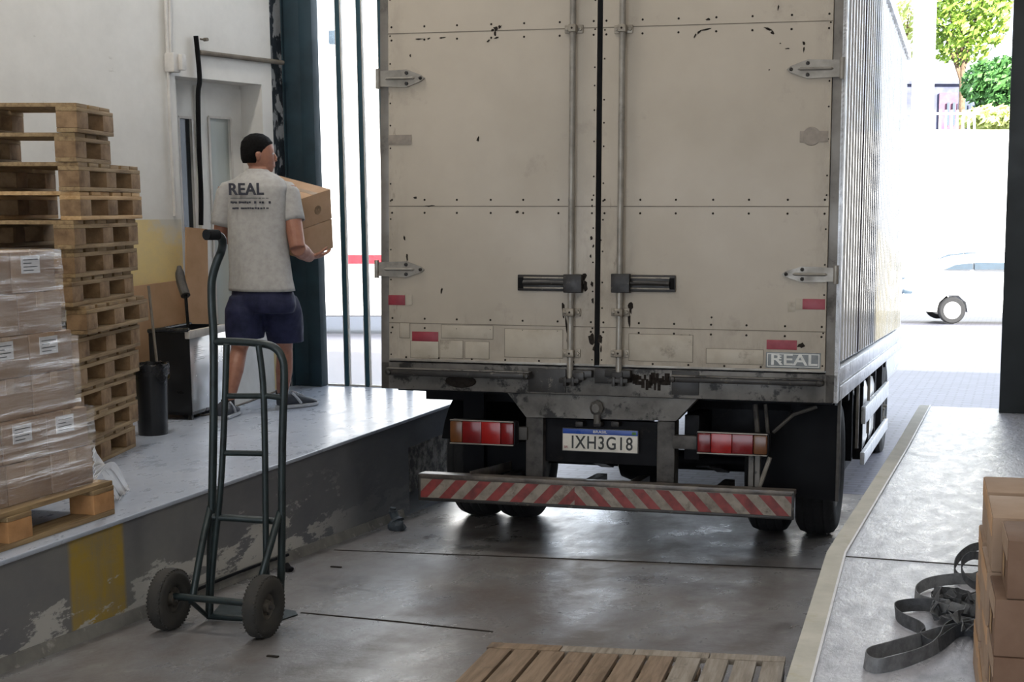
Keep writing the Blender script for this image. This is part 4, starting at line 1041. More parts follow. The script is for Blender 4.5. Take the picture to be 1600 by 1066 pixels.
for y in (3.1, 3.7): tb('tank_strap', (2.0, y, -.62), (2.43, y + .04, -.06), 'chassis', ch=.05)
for y in (1.85, 2.75): tb('guard_bracket', (2.44, y, -.45), (2.46, y + .02, 0), 'zinc', ch=.001)
tb('rubber_skirt', (2.2, 1.6, -.5), (2.44, 1.62, 0), 'rubber_flap', ch=.001)
# cab beyond the box
b = MB(); b.box((.12, TLn + .12, -.35), (2.38, TLn + 1.9, 1.75), 0, .12); cb = b.build('cab', 'van_white', TR)
b = MB(); b.box((2.375, TLn + .5, .75), (2.385, TLn + 1.5, 1.45), 0, .004); b.build('cab_window', 'van_window', cb)

# ================================================================== HAND TRUCK
HY = 5.30
hb = atY(385, 968, HY); HG = fz(5.2)
t = thing('hand_truck', 'dark green tubular hand truck standing on the bay floor by the left dock', 'hand truck', (hb.x, 5.2, HG))
def hl(px, py, y=HY): p = atY(px, py, y); return p - Vector((hb.x, 5.2, HG))
def htube(name, pts, r, m='hand_green', k=5, par=None, lab=None, n=12):
    b = MB(); b.tube(spline(pts, k) if len(pts) > 2 else pts, r, n); return b.build(name, m, par or t, label=lab)
UY = 5.26
main = htube('upright', [hl(327, 962), hl(333, 700), hl(334, 540), hl(331, 480), hl(331, 440), hl(338, 412), hl(346, 392), hl(348, 378, 5.25), hl(343, 369, 5.22), hl(334, 367, 5.18)], .0175)
htube('grip', [hl(322, 367, 5.14), hl(340, 367, 5.2)], .022, 'grip', par=main)
htube('upright', [hl(436, 962), hl(440, 870), hl(441, 700), hl(444, 590), hl(440, 558), hl(428, 543), hl(408, 537), hl(370, 534), hl(336, 534)], .0165)
htube('inner_tube', [hl(354, 538, UY), hl(351, 640, UY), hl(345, 760, UY), hl(333, 880, UY), hl(328, 950, UY)], .0135)
htube('inner_tube', [hl(404, 540, UY), hl(411, 600, UY), hl(414, 700, UY), hl(415, 800, UY), hl(417, 940, UY)], .0135)
for a, c in (((356, 619), (412, 619)), ((412, 618), (442, 622)), ((352, 708), (414, 709)), ((333, 808), (438, 815))):
    htube('rung', [hl(a[0], a[1], UY), hl(c[0], c[1], UY if c[0] < 430 else HY)], .012 if a[0] != 333 else .015)
aw, bw = hl(264, 932, 5.13), hl(412, 944, 5.13)
htube('brace', [hl(329, 792), hl(316, 850, 5.22), hl(301, 935, 5.14)], .015)
htube('brace', [hl(438, 800), hl(423, 850, 5.22), hl(402, 925, 5.15)], .015)
htube('axle', [hl(272, 932, 5.13), hl(400, 944, 5.13)], .015)
htube('brace', [hl(298, 940, 5.14), hl(325, 964, 5.3)], .010)
htube('cross_bar', [hl(325, 963), hl(400, 968)], .014)
for px, py, y in ((265, 933, 5.13), (412, 945, 5.13)):
    c = hl(px, py, y); R_ = .131; c.z = R_ - .003 + fz(5.13) - fz(5.2)
    T_ = thing('wheel', 'x', 'x'); del T_['label'], T_['category']; T_.parent = t; T_.location = c
    rr_, tr_ = R_ - .04, .04; prof = []
    for k_ in range(24):
        a = 2 * math.pi * k_ / 24; prof.append((rr_ + math.copysign(abs(math.cos(a)) ** .75, math.cos(a)) * .04, math.copysign(abs(math.sin(a)) ** .8, math.sin(a)) * .037))
    b = MB(); b.lathe(prof, (0, 0, 0), (1, 0, 0), 48, closed=True)
    for k_ in range(48):
        a = 2 * math.pi * k_ / 48
        for s_ in (-1, 1):
            m4 = Matrix.Rotation(a, 4, 'X'); b.box((s_ * .024 - .005, -.0035, R_ - .012), (s_ * .024 + .005, .0035, R_ - .0035), 0, 0, m4)
    b.build('tyre', 'tyre_dusty', T_)
    b = MB(); b.lathe([(.056, -.02), (.052, -.014), (.03, -.006), (.024, -.026), (.012, -.028), (.012, .028), (.024, .026), (.03, .006), (.052, .014), (.056, .02)], (0, 0, 0), (1, 0, 0), 28); b.build('rim', 'rim', T_)
    b = MB()
    for k_ in range(4):
        a = 2 * math.pi * k_ / 4 + .4; b.cyl((-.012, math.cos(a) * .038, math.sin(a) * .038), (.014, math.cos(a) * .038, math.sin(a) * .038), .006, 6)
    b.cyl((-.04, 0, 0), (.045, 0, 0), .011, 12); b.build('hub_bolts', 'chassis_grey', T_)
pts = [atF(326, 968), atF(432, 973), atF(465, 962), atF(462, 957), atF(437, 952), atF(345, 945)]
b = MB(); n = len(pts); q = [p - Vector((hb.x, 5.2, HG)) for p in pts]
b.add([p + Vector((0, 0, .001)) for p in q] + [p + Vector((0, 0, .006)) for p in q], [list(range(n))[::-1], [n + i for i in range(n)]] + [(i, (i + 1) % n, n + (i + 1) % n, n + i) for i in range(n)])
b.build('toe_plate', 'hand_green', t, smooth=False)

# ================================================================== PALLET ON THE BAY FLOOR, lower centre
zt0 = fz(4.6) + .128
P0, P1, P2 = atZ(1228, 1013, zt0), atZ(766, 991, zt0), atZ(1192, 1064, zt0)
xd = (P0 - P1).normalized(); Wp = (P0 - P1).length; yd = Vector((-xd.y, xd.x, 0))
mtx = Matrix.Translation(Vector((P0.x, P0.y, fz(P0.y) + .0))) @ Matrix(((xd.x, yd.x, 0, 0), (xd.y, yd.y, 0, 0), (0, 0, 1, 0), (0, 0, 0, 1))) @ Matrix.Rotation(-.05, 4, 'X')
t = thing('wooden_pallet', 'flat slatted wooden pallet lying on the bay floor at the bottom edge', 'pallet', mtx=mtx)
H_ = .118; LP_ = 1.25
wb = .095; n = int(Wp / .108)
pitch = Wp / 11.
for i in range(11):
    x1_ = -i * pitch; gap = .022 if i < 3 else .014
    b = MB(); b.box((x1_ - pitch + gap, -LP_, H_ - .022), (x1_, -.085, H_ + random.uniform(-.001, .001)), 0, .003); b.build('deck_board', 'wood_grey' if i < 4 else 'wood_brown', t)
for k_ in range(4):
    xa, xb = -Wp * k_ / 4, -Wp * (k_ + 1) / 4
    b = MB(); b.box((xb + .004, -.078, H_ - .022), (xa, 0, H_), 0, .003); b.build('end_board', 'wood_grey' if k_ < 3 else 'wood_brown', t)
for y in (-.17, -.36, -.58, -.80, -1.02):
    x0_ = -Wp + .0; b = MB(); b.box((x0_, y - .05, H_ - .05), (-.30 if y > -.5 else -.32, y + .05, H_ - .023), 0, .003); b.build('cross_board', 'wood_brown', t)
for x in (-.03, -Wp * .35, -Wp * .68, -Wp + .03):
    b = MB(); b.box((x - .025, -LP_, 0), (x + .025, -.005, H_ - .0505), 0, .004); b.build('stringer', 'wood_brown', t)
b = MB(); b.box((-.03, -LP_, H_ - .05), (0, -.08, H_ - .023), 0, .002); b.build('side_rail', 'chip', t)

# ================================================================== MAN CARRYING BOXES
FWD = Vector((math.sin(.20), math.cos(.20), 0)); RGT = Vector((math.cos(.20), -math.sin(.20), 0)); UPV = Vector((0, 0, 1))
KS = FPX / 9.0
man_o = Vector((-4.64, 8.1, DZ))
man = thing('person', 'person in grey T-shirt and navy shorts walking with two boxes on the left dock', 'person', man_o)
def mp(px, py, d=9.0): return atD(px, py, d) - man_o
def sec(px, py, hw, rv, d=9.0, tilt=0., R=RGT, Fv=FWD): return (mp(px, py, d), R * hw / KS, Fv * rv)
body = MB()
# trunk and neck (under the shirt)
body.loft([sec(404, 262, 16, .055), sec(403, 272, 17, .06), sec(402, 280, 34, .075), sec(402, 292, 46, .10), sec(402, 320, 44, .115), sec(403, 370, 40, .11), sec(405, 420, 40, .11), sec(408, 460, 43, .115), sec(410, 485, 40, .11)], 24)
# head, turned to the right
HF = Vector((math.sin(1.05), math.cos(1.05), 0)); HR = Vector((math.cos(1.05), -math.sin(1.05), 0))
hc = mp(405, 240, 9.0)
def hs(z, fo, ru, rv): return (hc + UPV * z + HF * fo, HR * ru, HF * rv)
body.loft([hs(-.125, .02, .03, .035), hs(-.112, .02, .045, .06), hs(-.09, .012, .056, .075), hs(-.06, .008, .064, .086), hs(-.02, 0, .071, .093), hs(.03, -.004, .074, .096), hs(.07, -.008, .068, .088), hs(.1, -.01, .05, .065), hs(.116, -.01, .02, .03)], 24)
body.loft([(hc + HF * .085 + UPV * .012, HR * .008, UPV * .006), (hc + HF * .10 + UPV * -.015, HR * .011, UPV * .012), (hc + HF * .112 + UPV * -.036, HR * .016, UPV * .01), (hc + HF * .085 + UPV * -.046, HR * .015, UPV * .006)], 10)
for z, w_ in ((-.068, .024), (-.079, .022)): body.loft([(hc + HF * .082 - HR * w_ + UPV * z, HF * .004, UPV * .004), (hc + HF * .093 + UPV * z, HF * .006, UPV * .006), (hc + HF * .082 + HR * w_ + UPV * z, HF * .004, UPV * .004)], 8)
for s_ in (-1, 1):
    e0 = hc + HR * .071 * s_ - HF * .008 + UPV * -.02
    body.loft([(e0 + UPV * .03 + HR * s_ * .004, HR * .004, HF * .008), (e0 + UPV * .022 + HR * s_ * .010, HR * .006, HF * .017), (e0 + HR * s_ * .010, HR * .006, HF * .016), (e0 - UPV * .028 + HR * s_ * .003, HR * .004, HF * .008)], 10)
def limb(pts, rs, n=14, fl=1.):
    P_ = [Vector(p) for p in pts]; b = spline(P_, 5); m_ = len(b); R_ = []
    for i in range(m_):
        u = i / (m_ - 1) * (len(rs) - 1); k_ = min(int(u), len(rs) - 2); R_.append(rs[k_] + (rs[k_ + 1] - rs[k_]) * (u - k_))
    body.tube(b, R_, n)
# arms
RS, RE, RW_ = mp(449, 294, 9.0), mp(465, 388, 8.95), mp(484, 402, 9.17)
LS, LE, LW_ = mp(355, 294, 9.05), mp(344, 366, 9.1), mp(404, 392, 9.45)
limb([RS, RS.lerp(RE, .4), RE], [.062, .058, .05]); limb([RE, RE.lerp(RW_, .4), RW_], [.05, .052, .034])
limb([LS, LS.lerp(LE, .4), LE], [.058, .053, .043]); limb([LE, LE.lerp(LW_, .4), LW_], [.043, .043, .028])
def hand(wr, dirv, pn, thumb_side, curl=.35):
    """wr wrist, dirv towards the fingertips, pn palm normal, thumb_side unit vector across the palm"""
    dirv = dirv.normalized(); pn = (pn - dirv * pn.dot(dirv)).normalized(); sd = dirv.cross(pn).normalized()
    if sd.dot(thumb_side) < 0: sd = -sd
    body.loft([(wr, sd * .027, pn * .02), (wr + dirv * .03, sd * .036, pn * .018), (wr + dirv * .07, sd * .042, pn * .016), (wr + dirv * .092, sd * .041, pn * .013)], 14)
    for i, L_ in enumerate((.072, .080, .075, .060)):
        base = wr + dirv * .086 + sd * (.031 - i * .0208); p = base.copy(); d_ = dirv.copy(); pts = [p.copy()]
        for k_, fr in enumerate((.42, .32, .26)):
            ang = curl * (k_ + .5); d_ = (dirv * math.cos(ang) + pn * math.sin(ang)); p = p + d_ * L_ * fr; pts.append(p.copy())
        body.tube(pts, [.0092, .0088, .008, .0062], 8)
    b0 = wr + dirv * .028 + sd * .03
    body.tube([b0, b0 + (sd * .8 + dirv * .6 + pn * .2) * .03, b0 + (sd * .75 + dirv * .9 + pn * .4) * .055, b0 + (sd * .6 + dirv * 1.1 + pn * .5) * .07], [.013, .0115, .010, .0075], 8)
hand(RW_, Vector((.55, .8, .12)), UPV * 1. - RGT * .3, -FWD + UPV * .3, .35)
hand(LW_, Vector((.6, .8, 0)), UPV, -RGT, .15)
# legs
def leg(hip, knee, calf, ankle, toe):
    limb([hip, hip.lerp(knee, .5), knee], [.085, .07, .052]); limb([knee, calf, ankle], [.050, .054, .034])
    body.loft([(ankle + UPV * .01, RGT * .034, FWD * .034), (ankle.lerp(toe, .35) - UPV * .03, RGT * .036, UPV * .035), (toe - UPV * .02, RGT * .034, UPV * .016)], 10)
LA, RA_ = mp(356, 630, 8.9), mp(441, 616, 9.36)
LT, RT_ = mp(364, 652, 9.05), mp(470, 630, 9.42)
leg(mp(388, 470, 9.0), mp(374, 545, 9.0), mp(367, 578, 8.93), LA, LT)
leg(mp(430, 470, 9.02), mp(445, 545, 9.2), mp(444, 580, 9.24), RA_, RT_)
bo = body.build('body', 'skin', man)
rm = bo.modifiers.new('r', 'REMESH'); rm.mode = 'VOXEL'; rm.voxel_size = .0055; rm.use_smooth_shade = True
sm = bo.modifiers.new('s', 'SMOOTH'); sm.factor = .5; sm.iterations = 3
dg = bpy.context.evaluated_depsgraph_get(); me2 = bpy.data.meshes.new_from_object(bo.evaluated_get(dg)); bo.modifiers.clear(); old = bo.data; bo.data = me2; bpy.data.meshes.remove(old)
me2.materials.clear(); me2.materials.append(M['skin']); me2.polygons.foreach_set('use_smooth', [True] * len(me2.polygons))
# eyes
for s_ in (-1, 1):
    b = MB(); c = hc + HF * .083 + HR * s_ * .031 + UPV * -.002
    b.loft([(c - UPV * .005, HR * .004, HF * .003), (c, HR * .011, HF * .007), (c + UPV * .005, HR * .004, HF * .003)], 10); b.build('eye', 'label_paper', bo)
# hair: close cropped cap on the skull
b = MB()
def hh_(z, fo, ru, rv): return (hc + UPV * z + HF * (fo - .012), HR * ru, HF * rv)
b.loft([hh_(-.06, -.03, .062, .060), hh_(-.035, -.024, .073, .076), hh_(-.005, -.016, .079, .086), hh_(.03, -.006, .081, .096), hh_(.07, 0, .076, .096), hh_(.1, 0, .058, .074), hh_(.122, 0, .028, .038), hh_(.126, 0, .006, .008)], 28)
b.build('hair', 'hair', man)
# shirt
def cloth(name, secs, m, n=40, fold=.0, seedz=0., parent=man, thick=.006, cap=False, label=None):
    b = MB(); S_ = []
    fine = []
    for i in range(len(secs) - 1):
        for k_ in range(4):
            u = k_ / 4; a, c = secs[i], secs[i + 1]; fine.append(tuple(a[q].lerp(c[q], u) for q in range(3)))
    fine.append(secs[-1]); vs = []
    for c, U, V in fine:
        for k_ in range(n):
            a = 2 * math.pi * k_ / n; d_ = U * math.cos(a) + V * math.sin(a); p = c + d_
            f1 = mn.noise(Vector((p.x * 9, p.y * 9, p.z * 3.5 + seedz))) * fold + mn.noise(Vector((p.x * 22, p.y * 22, p.z * 12 + seedz))) * fold * .4
            vs.append(p + d_.normalized() * f1)
    N = len(fine); fs = [(i * n + k_, i * n + (k_ + 1) % n, (i + 1) * n + (k_ + 1) % n, (i + 1) * n + k_) for i in range(N - 1) for k_ in range(n)]
    b.add(vs, fs)
    if cap: b.f.append(list(range(n))); b.mi.append(0)
    o = b.build(name, m, parent, ang=3, label=label)
    md = o.modifiers.new('t', 'SOLIDIFY'); md.thickness = thick; md.offset = -1
    return o
sh = cloth('t_shirt', [sec(403, 264, 17.5, .066), sec(403, 268, 20, .075), sec(403, 273, 32, .088), sec(402, 281, 47, .108), sec(402, 293, 55, .13), sec(402, 320, 54, .142), sec(402, 360, 52, .142), sec(404, 400, 53, .14), sec(407, 435, 55.5, .142), sec(409, 454, 57, .146)], 'shirt', 48, .012)
def sleeve(S, E_, fr, r0, r1, nm='sleeve'):
    ax = (E_ - S).normalized(); u = FWD; v = ax.cross(u).normalized(); u = v.cross(ax).normalized()
    st = S - ax * .055
    inn = (Vector((mp(402, 290, 9.0).x, mp(402, 290, 9.0).y, S.z)) - S).normalized()
    cloth(nm, [(st + inn * .04, u * r0 * .55, v * r0 * .35), (S - ax * .03 + inn * .012, u * r0 * .9, v * r0 * .8), (S + ax * .02, u * r0, v * r0), (S.lerp(E_, fr * .5), u * (r0 + r1) / 2, v * (r0 + r1) / 2), (S.lerp(E_, fr), u * r1, v * r1)], 'shirt', 28, .008, 3., sh)
sleeve(mp(447, 296, 9.0), mp(466, 386, 8.98), .56, .074, .072); sleeve(mp(357, 296, 9.05), mp(343, 366, 9.1), .80, .070, .066)
# print on the back, lies on the cloth
BN = (-FWD)
def backm(px, py):
    p = mp(px, py, 8.85); xa = RGT; ya = UPV; za = -FWD
    dq = (p - mp(402, py, 9.0)); hh = math.sqrt(max(.05, 1 - (dq.dot(RGT) / (54 / KS)) ** 2)) * .158
    base = mp(402, py, 9.0); p = base + RGT * dq.dot(RGT) - FWD * (hh + .004)
    return Matrix(((xa.x, ya.x, za.x, p.x), (xa.y, ya.y, za.y, p.y), (xa.z, ya.z, za.z, p.z), (0, 0, 0, 1)))
text_mesh('REAL', .10, 'shirt_print', 'print_ink', sh, backm(386, 297), .003, .0028, 1.2, label='dark REAL print on the back', spacing=1.05)
b = MB()
for (px0, px1, py) in ((351, 423, 310), ):
    for k_ in range(14):
        xa = px0 + (px1 - px0) * k_ / 14; m_ = backm((xa + (px1 - px0) / 28), py); b.box((-.0095, -.002, -.001), (.0105, .002, .002), 0, 0, m_)
rnd = random.Random(9)
for (px0, px1, py, hh) in ((351, 423, 316.5, .008), (356, 420, 325.5, .0065)):
    px = px0
    while px < px1:
        w_ = rnd.uniform(2.6, 4.4)
        if rnd.random() > .12: b.box((-w_ / 2 / KS, -hh * rnd.uniform(.6, 1), -.001), (w_ / 2 / KS, hh * rnd.uniform(.7, 1), .002), 0, 0, backm(px + w_ / 2, py))
        px += w_ + .8
b.build('small_print', 'print_ink', sh, smooth=False, label='blurred small lines of print')
# shorts
b = MB()
b.loft([sec(408, 446, 51, .13), sec(410, 455, 54, .138), sec(411, 466, 56, .143), sec(412, 476, 57, .14), sec(412, 488, 54, .12)], 40)
b.loft([sec(386, 462, 26, .11, 9.0), sec(385, 484, 29.5, .132, 9.0), sec(384, 508, 29, .125, 9.0), sec(383, 529, 28.5, .118, 9.0)], 32)
b.loft([sec(436, 462, 26, .11, 9.02), sec(440, 484, 29.5, .132, 9.05), sec(444, 510, 28.5, .125, 9.12), sec(447, 535, 27.5, .115, 9.17)], 32)
so = b.build('shorts', 'shorts', man)
rm = so.modifiers.new('r', 'REMESH'); rm.mode = 'VOXEL'; rm.voxel_size = .008
sm = so.modifiers.new('s', 'SMOOTH'); sm.factor = .5; sm.iterations = 8
dg = bpy.context.evaluated_depsgraph_get(); me2 = bpy.data.meshes.new_from_object(so.evaluated_get(dg)); so.modifiers.clear(); old = so.data; so.data = me2; bpy.data.meshes.remove(old)
for v in me2.vertices:
    p = v.co; d_ = Vector((p.x, p.y, 0)).normalized(); v.co = p + d_ * (mn.noise(Vector((p.x * 10, p.y * 10, p.z * 4))) * .012 + mn.noise(Vector((p.x * 25, p.y * 25, p.z * 10))) * .004)
me2.materials.clear(); me2.materials.append(M['shorts']); me2.polygons.foreach_set('use_smooth', [True] * len(me2.polygons))
# shoes
def shoe(heel, toe, w_):
    ax = (toe - heel); ax.z = 0; L_ = .285; ax.normalize(); sd = Vector((ax.y, -ax.x, 0)); h0 = Vector((heel.x, heel.y, 0))
    S_ = thing('shoe', 'x', 'x'); del S_['label'], S_['category']; S_.parent = man
    b = MB(); b.loft([(h0 + UPV * .0, sd * w_ * .6, ax * .01), (h0 + UPV * .0, sd * w_ * .6, ax * .01)], 4) if 0 else None
    def ss(f, wd, z0, z1): return (h0 + ax * (L_ * f) + UPV * ((z0 + z1) / 2), sd * wd, UPV * (z1 - z0) / 2)
    b = MB(); b.loft([ss(0, w_ * .45, .018, .075), ss(.06, w_ * .78, .016, .105), ss(.25, w_ * .82, .016, .112), ss(.42, w_ * .85, .016, .098), ss(.62, w_ * .98, .016, .075), ss(.82, w_ * .98, .016, .056), ss(.95, w_ * .7, .016, .042), ss(1, w_ * .35, .02, .034)], 20, pw=2.4); b.build('shoe_upper', 'shoe', S_)
    b = MB(); b.loft([ss(-.02, w_ * .5, .001, .024), ss(.05, w_ * .86, .001, .026), ss(.3, w_ * .86, .001, .026), ss(.65, w_ * 1.04, .001, .026), ss(.88, w_ * .98, .001, .026), ss(1.02, w_ * .4, .004, .026)], 20, pw=5); b.build('sole', 'shoe_white', S_, label='pale sole')
    b = MB(); b.tube(spline([h0 + ax * L_ * .5 + sd * w_ * .9 + UPV * .03, h0 + ax * L_ * .42 + sd * w_ * .86 + UPV * .06, h0 + ax * L_ * .3 + sd * w_ * .6 + UPV * .1], 4), .009, 8); b.build('side_stripe', 'shoe_white', S_)
    b = MB()
    for k_ in range(4): c = h0 + ax * L_ * (.40 + .07 * k_) + UPV * (.103 - .009 * k_); b.tube([c - sd * w_ * .5, c + UPV * .006, c + sd * w_ * .5], .0035, 6)
    b.build('laces', 'shoe_white', S_)
    return S_
la, ra = LA.copy(), RA_.copy()
shoe(atZ(346, 657, DZ) - man_o, atZ(346, 657, DZ) - man_o + Vector((-.25, 1, 0)), .05)
shoe(atZ(434, 640, DZ) - man_o + Vector((0, .01, 0)), atZ(434, 640, DZ) - man_o + Vector((.5, .9, 0)), .05)
for an in (LA, RA_):
    b = MB(); b.cyl((an.x, an.y, .07), (an.x, an.y, max(.11, an.z + .015)), .042, 16); b.build('sock', 'sock', man)

# two boxes in his arms
BM = Matrix(((.304, -.945, .123), (.922, .26, -.286), (.238, .2, .95)))
Bc = CAMP + (Vector((-4.149, 8.26, 1.858)) - CAMP) * 1.045; w_, d_, h_ = .283, .488, .2045
for i, nm in enumerate(('upper', 'lower')):
    mt = Matrix.Translation(Bc + BM @ Vector((0, 0, -h_ * (i + 1)))) @ BM.to_4x4()
    c = thing('cardboard_box', "brown carton in the walking person's arms, %s of the two" % nm, 'box', mtx=mt, group='carried cartons')
    b = MB(); b.box((-w_, 0, .0008), (0, d_, h_ - .0008), 0, .006); b.build('carton', 'cardboard_warm', c)
    b = MB(); b.box((-w_ / 2 - .024, -.001, h_ - .0015), (-w_ / 2 + .024, d_, h_ + .0003)); b.build('packing_tape', 'tape', c)
    if i == 0:
        b = MB(); b.lathe([(.012, -.0015), (.03, -.0015), (.03, 0), (.012, 0)], (-w_ * .45, 0, h_ * .45), (0, 1, 0), 20); b.box((-w_ * .45 - .004, -.0015, h_ * .3), (-w_ * .45 + .004, 0, h_ * .6)); b.build('printed_mark', 'wood_block', c, label='small round brown print')

# ================================================================== CARTONS LOWER RIGHT
ZT = 1.0; BH = .1375
tips = [(atZ(1538, 743, ZT), atZ(1545, 768, ZT)), (atZ(1545, 772, ZT), atZ(1553, 808, ZT)), (atZ(1567, 812, ZT), atZ(1577, 845, ZT))]
rown = ['far row', 'middle row', 'near row']; layn = ['top', 'second', 'third', 'lowest']
p_ = None
for r0, (a, c) in enumerate(tips):
    Ld = (a - c).length; yd_ = (a - c).normalized(); ang = math.atan2(-yd_.x, yd_.y)
    for l in range(4):
        loc = Vector((c.x, c.y, ZT - BH * (l + 1))) + Vector((-.010 * (l > 0) + (-.012 * (r0 == 2 and l > 0)) + random.uniform(-.004, .004), random.uniform(-.004, .004), 0))
        lab = 'brown carton in the stack at the lower right, %s layer, %s' % (layn[l], rown[r0])
        if r0 == 0 and l == 0: lab = 'farthest topmost brown carton of the stack at the lower right'
        bx = thing('cardboard_box', lab, 'box', loc, 'cartons stacked on the right dock', (0, 0, ang + random.uniform(-.01, .01)))
        b = MB(); b.box((0, 0, 0), (.38, Ld - .006, BH - .001), 0, .005); b.build('carton', 'cardboard_dark' if r0 == 2 else 'cardboard', bx)
        b = MB(); b.box((-.0015, 0.01, BH - .05), (0, Ld - .02, BH - .002)); b.build('flap', 'cardboard_warm' if r0 != 2 else 'cardboard', bx)
        if l in (1,) and r0 == 2:
            b = MB(); b.box((.075, -.0012, .03), (.11, 0, .09), 0, 0); b.box((.07, -.0012, .018), (.12, 0, .024)); b.build('printed_mark', 'ink', bx)
        if r0 == 2:
            b = MB(); b.box((-.0022, Ld * .35, .03), (-.0015, Ld * .6, .08)); b.build('printed_mark', 'wood_block', bx)

# ================================================================== WEBBING STRAPS on the right dock
def sp(px, py, up=0.): p = atZ(px, py, DZ + up); return p
def strap(lst, wd, m, k=6, up=(0, 0, 1), lift=0.):
    pts = spline([sp(x, y, wd / 2 + (z_ if len(q) > 2 else 0)) if False else sp(x, y, wd / 2 + .002 + (q[2] if len(q) > 2 else 0)) for q in lst for (x, y, z_) in [(q[0], q[1], 0)]], k)
    ups = []
    for i, p in enumerate(pts): ups.append(Vector((mn.noise(p * 5) * .35, mn.noise(p * 5 + Vector((5, 5, 5))) * .35, 1)))
    b = MB(); b.ribbon(pts, ups, wd, .0028); return b
b = strap([(1535, 975), (1480, 988), (1430, 1003), (1385, 1015), (1356, 1024), (1353, 1034), (1372, 1041), (1410, 1033), (1450, 1018), (1470, 1003), (1478, 985), (1500, 972)], .045, 'strap')
tag(b.build('webbing_strap', 'strap'), 'grey webbing strap with the long loop nearest the bottom of the picture', 'strap', 'straps heaped beside the cartons')
b = strap([(1530, 958), (1490, 950), (1440, 945), (1406, 948), (1399, 956), (1410, 968), (1435, 980), (1446, 990), (1440, 1000), (1462, 1010), (1500, 985), (1535, 990)], .042, 'strap')
tag(b.build('webbing_strap', 'strap_dark'), 'dark grey webbing strap with a zigzag bend left of the cartons', 'strap', 'straps heaped beside the cartons')
b = strap([(1540, 905), (1490, 905), (1450, 912), (1431, 925), (1436, 938), (1470, 946), (1510, 942), (1540, 930)], .04, 'strap')
tag(b.build('webbing_strap', 'strap'), 'grey webbing strap lying in a wide open loop in the middle of the heap', 'strap', 'straps heaped beside the cartons')
b = strap([(1540, 852, .04), (1515, 858, .05), (1495, 876, .03), (1492, 895, 0), (1508, 905, 0), (1540, 892, 0), (1545, 875, .03), (1520, 868, .07), (1503, 880, .05), (1506, 900, .02), (1524, 915, 0), (1540, 905, 0)], .03, 'strap')
tag(b.build('webbing_strap', 'strap_dark'), 'thin grey strap curled up in upright loops at the far end of the heap', 'strap', 'straps heaped beside the cartons')
rnd = random.Random(12)
b = MB(); cx_, cy_ = 1497, 965
for q in range(9):
    pts = []; x, y = rnd.uniform(1465, 1530), rnd.uniform(935, 985)
    for k_ in range(7): pts.append(sp(x, y, .015 + rnd.uniform(0, .05))); x = min(1535, max(1458, x + rnd.uniform(-34, 34))); y = min(996, max(925, y + rnd.uniform(-20, 20)))
    s_ = spline(pts, 5); ups = [Vector((mn.noise(p * 9 + Vector((q, 0, 0))), mn.noise(p * 9 + Vector((0, q, 4))), .5)) for p in s_]
    b.ribbon(s_, ups, .032, .0025, q % 2)
tag(b.build('webbing_strap', ['strap', 'strap_dark']), 'knotted tangle of grey strapping against the lower right cartons', 'strap', 'straps heaped beside the cartons')

# ================================================================== LITTER
def lump(px, py, w_, h_, m, name, lab, cat, base=None):
    c = base or atF(px, py); rnd = random.Random(int(px)); b = MB(); n = 18; sec_ = []
    for k_, (z, r) in enumerate(((.002, .8), (.18, 1), (.45, .95), (.7, .7), (.9, .4), (1, .12))): sec_.append((c + Vector((rnd.uniform(-.1, .1) * w_, rnd.uniform(-.1, .1) * w_, z * h_)), Vector((w_ * r, 0, 0)), Vector((0, w_ * r * .7, 0))))
    b.loft(sec_, n)
    b.v = [c + (v - c) * (1 + .35 * mn.noise((v) * 34)) if v.z > c.z + .004 else v for v in b.v]
    return tag(b.build(name, m, loc=None), lab, cat)
c = atF(620, 829); c.z = fz(c.y); lump(620, 828, .055, .07, 'rag', 'crumpled_rag', 'crumpled grey rag on the floor at the foot of the left dock', 'rag', c)
b = MB(); b.tube(spline([c + Vector((-.0, .01, .05)), c + Vector((-.02, .02, .08)), c + Vector((-.03, .02, .11)), c + Vector((-.028, .02, .13))], 5), [.045, .04, .034] + [.026] * 8 + [.018] * 5, 8)
b.build('twisted_end', 'rag', bpy.data.objects['crumpled_rag'])
c = atF(449, 893); c.z = fz(c.y); lump(449, 893, .035, .045, 'rubber_flap', 'dark_rag', 'small dark lump of rag behind the right wheel of the hand truck', 'rag', c)
for (px, py, w_, lab) in ((525, 887, .03, 'small dark scrap on the bay floor beyond the hand truck'), (426, 1027, .025, 'small dark scrap on the bay floor in front of the hand truck')):
    c = atF(px, py); b = MB(); b.box(c + Vector((-w_, -.006, .0)), c + Vector((w_, .008, .006)), 0, .002); tag(b.build('floor_scrap', 'chip'), lab, 'scrap')
b = MB(); b.tube(spline([Vector((-3.565, y, fz(y) + .012 + .02 * max(0, math.sin((y - 5) * 1.4)) * 2)) for y in (5.45, 5.65, 5.9, 6.2, 6.5)], 5), .008, 8)
tag(b.build('rubber_cord', 'rubber_flap'), 'dark cord lying along the foot of the left dock behind the hand truck', 'cord')

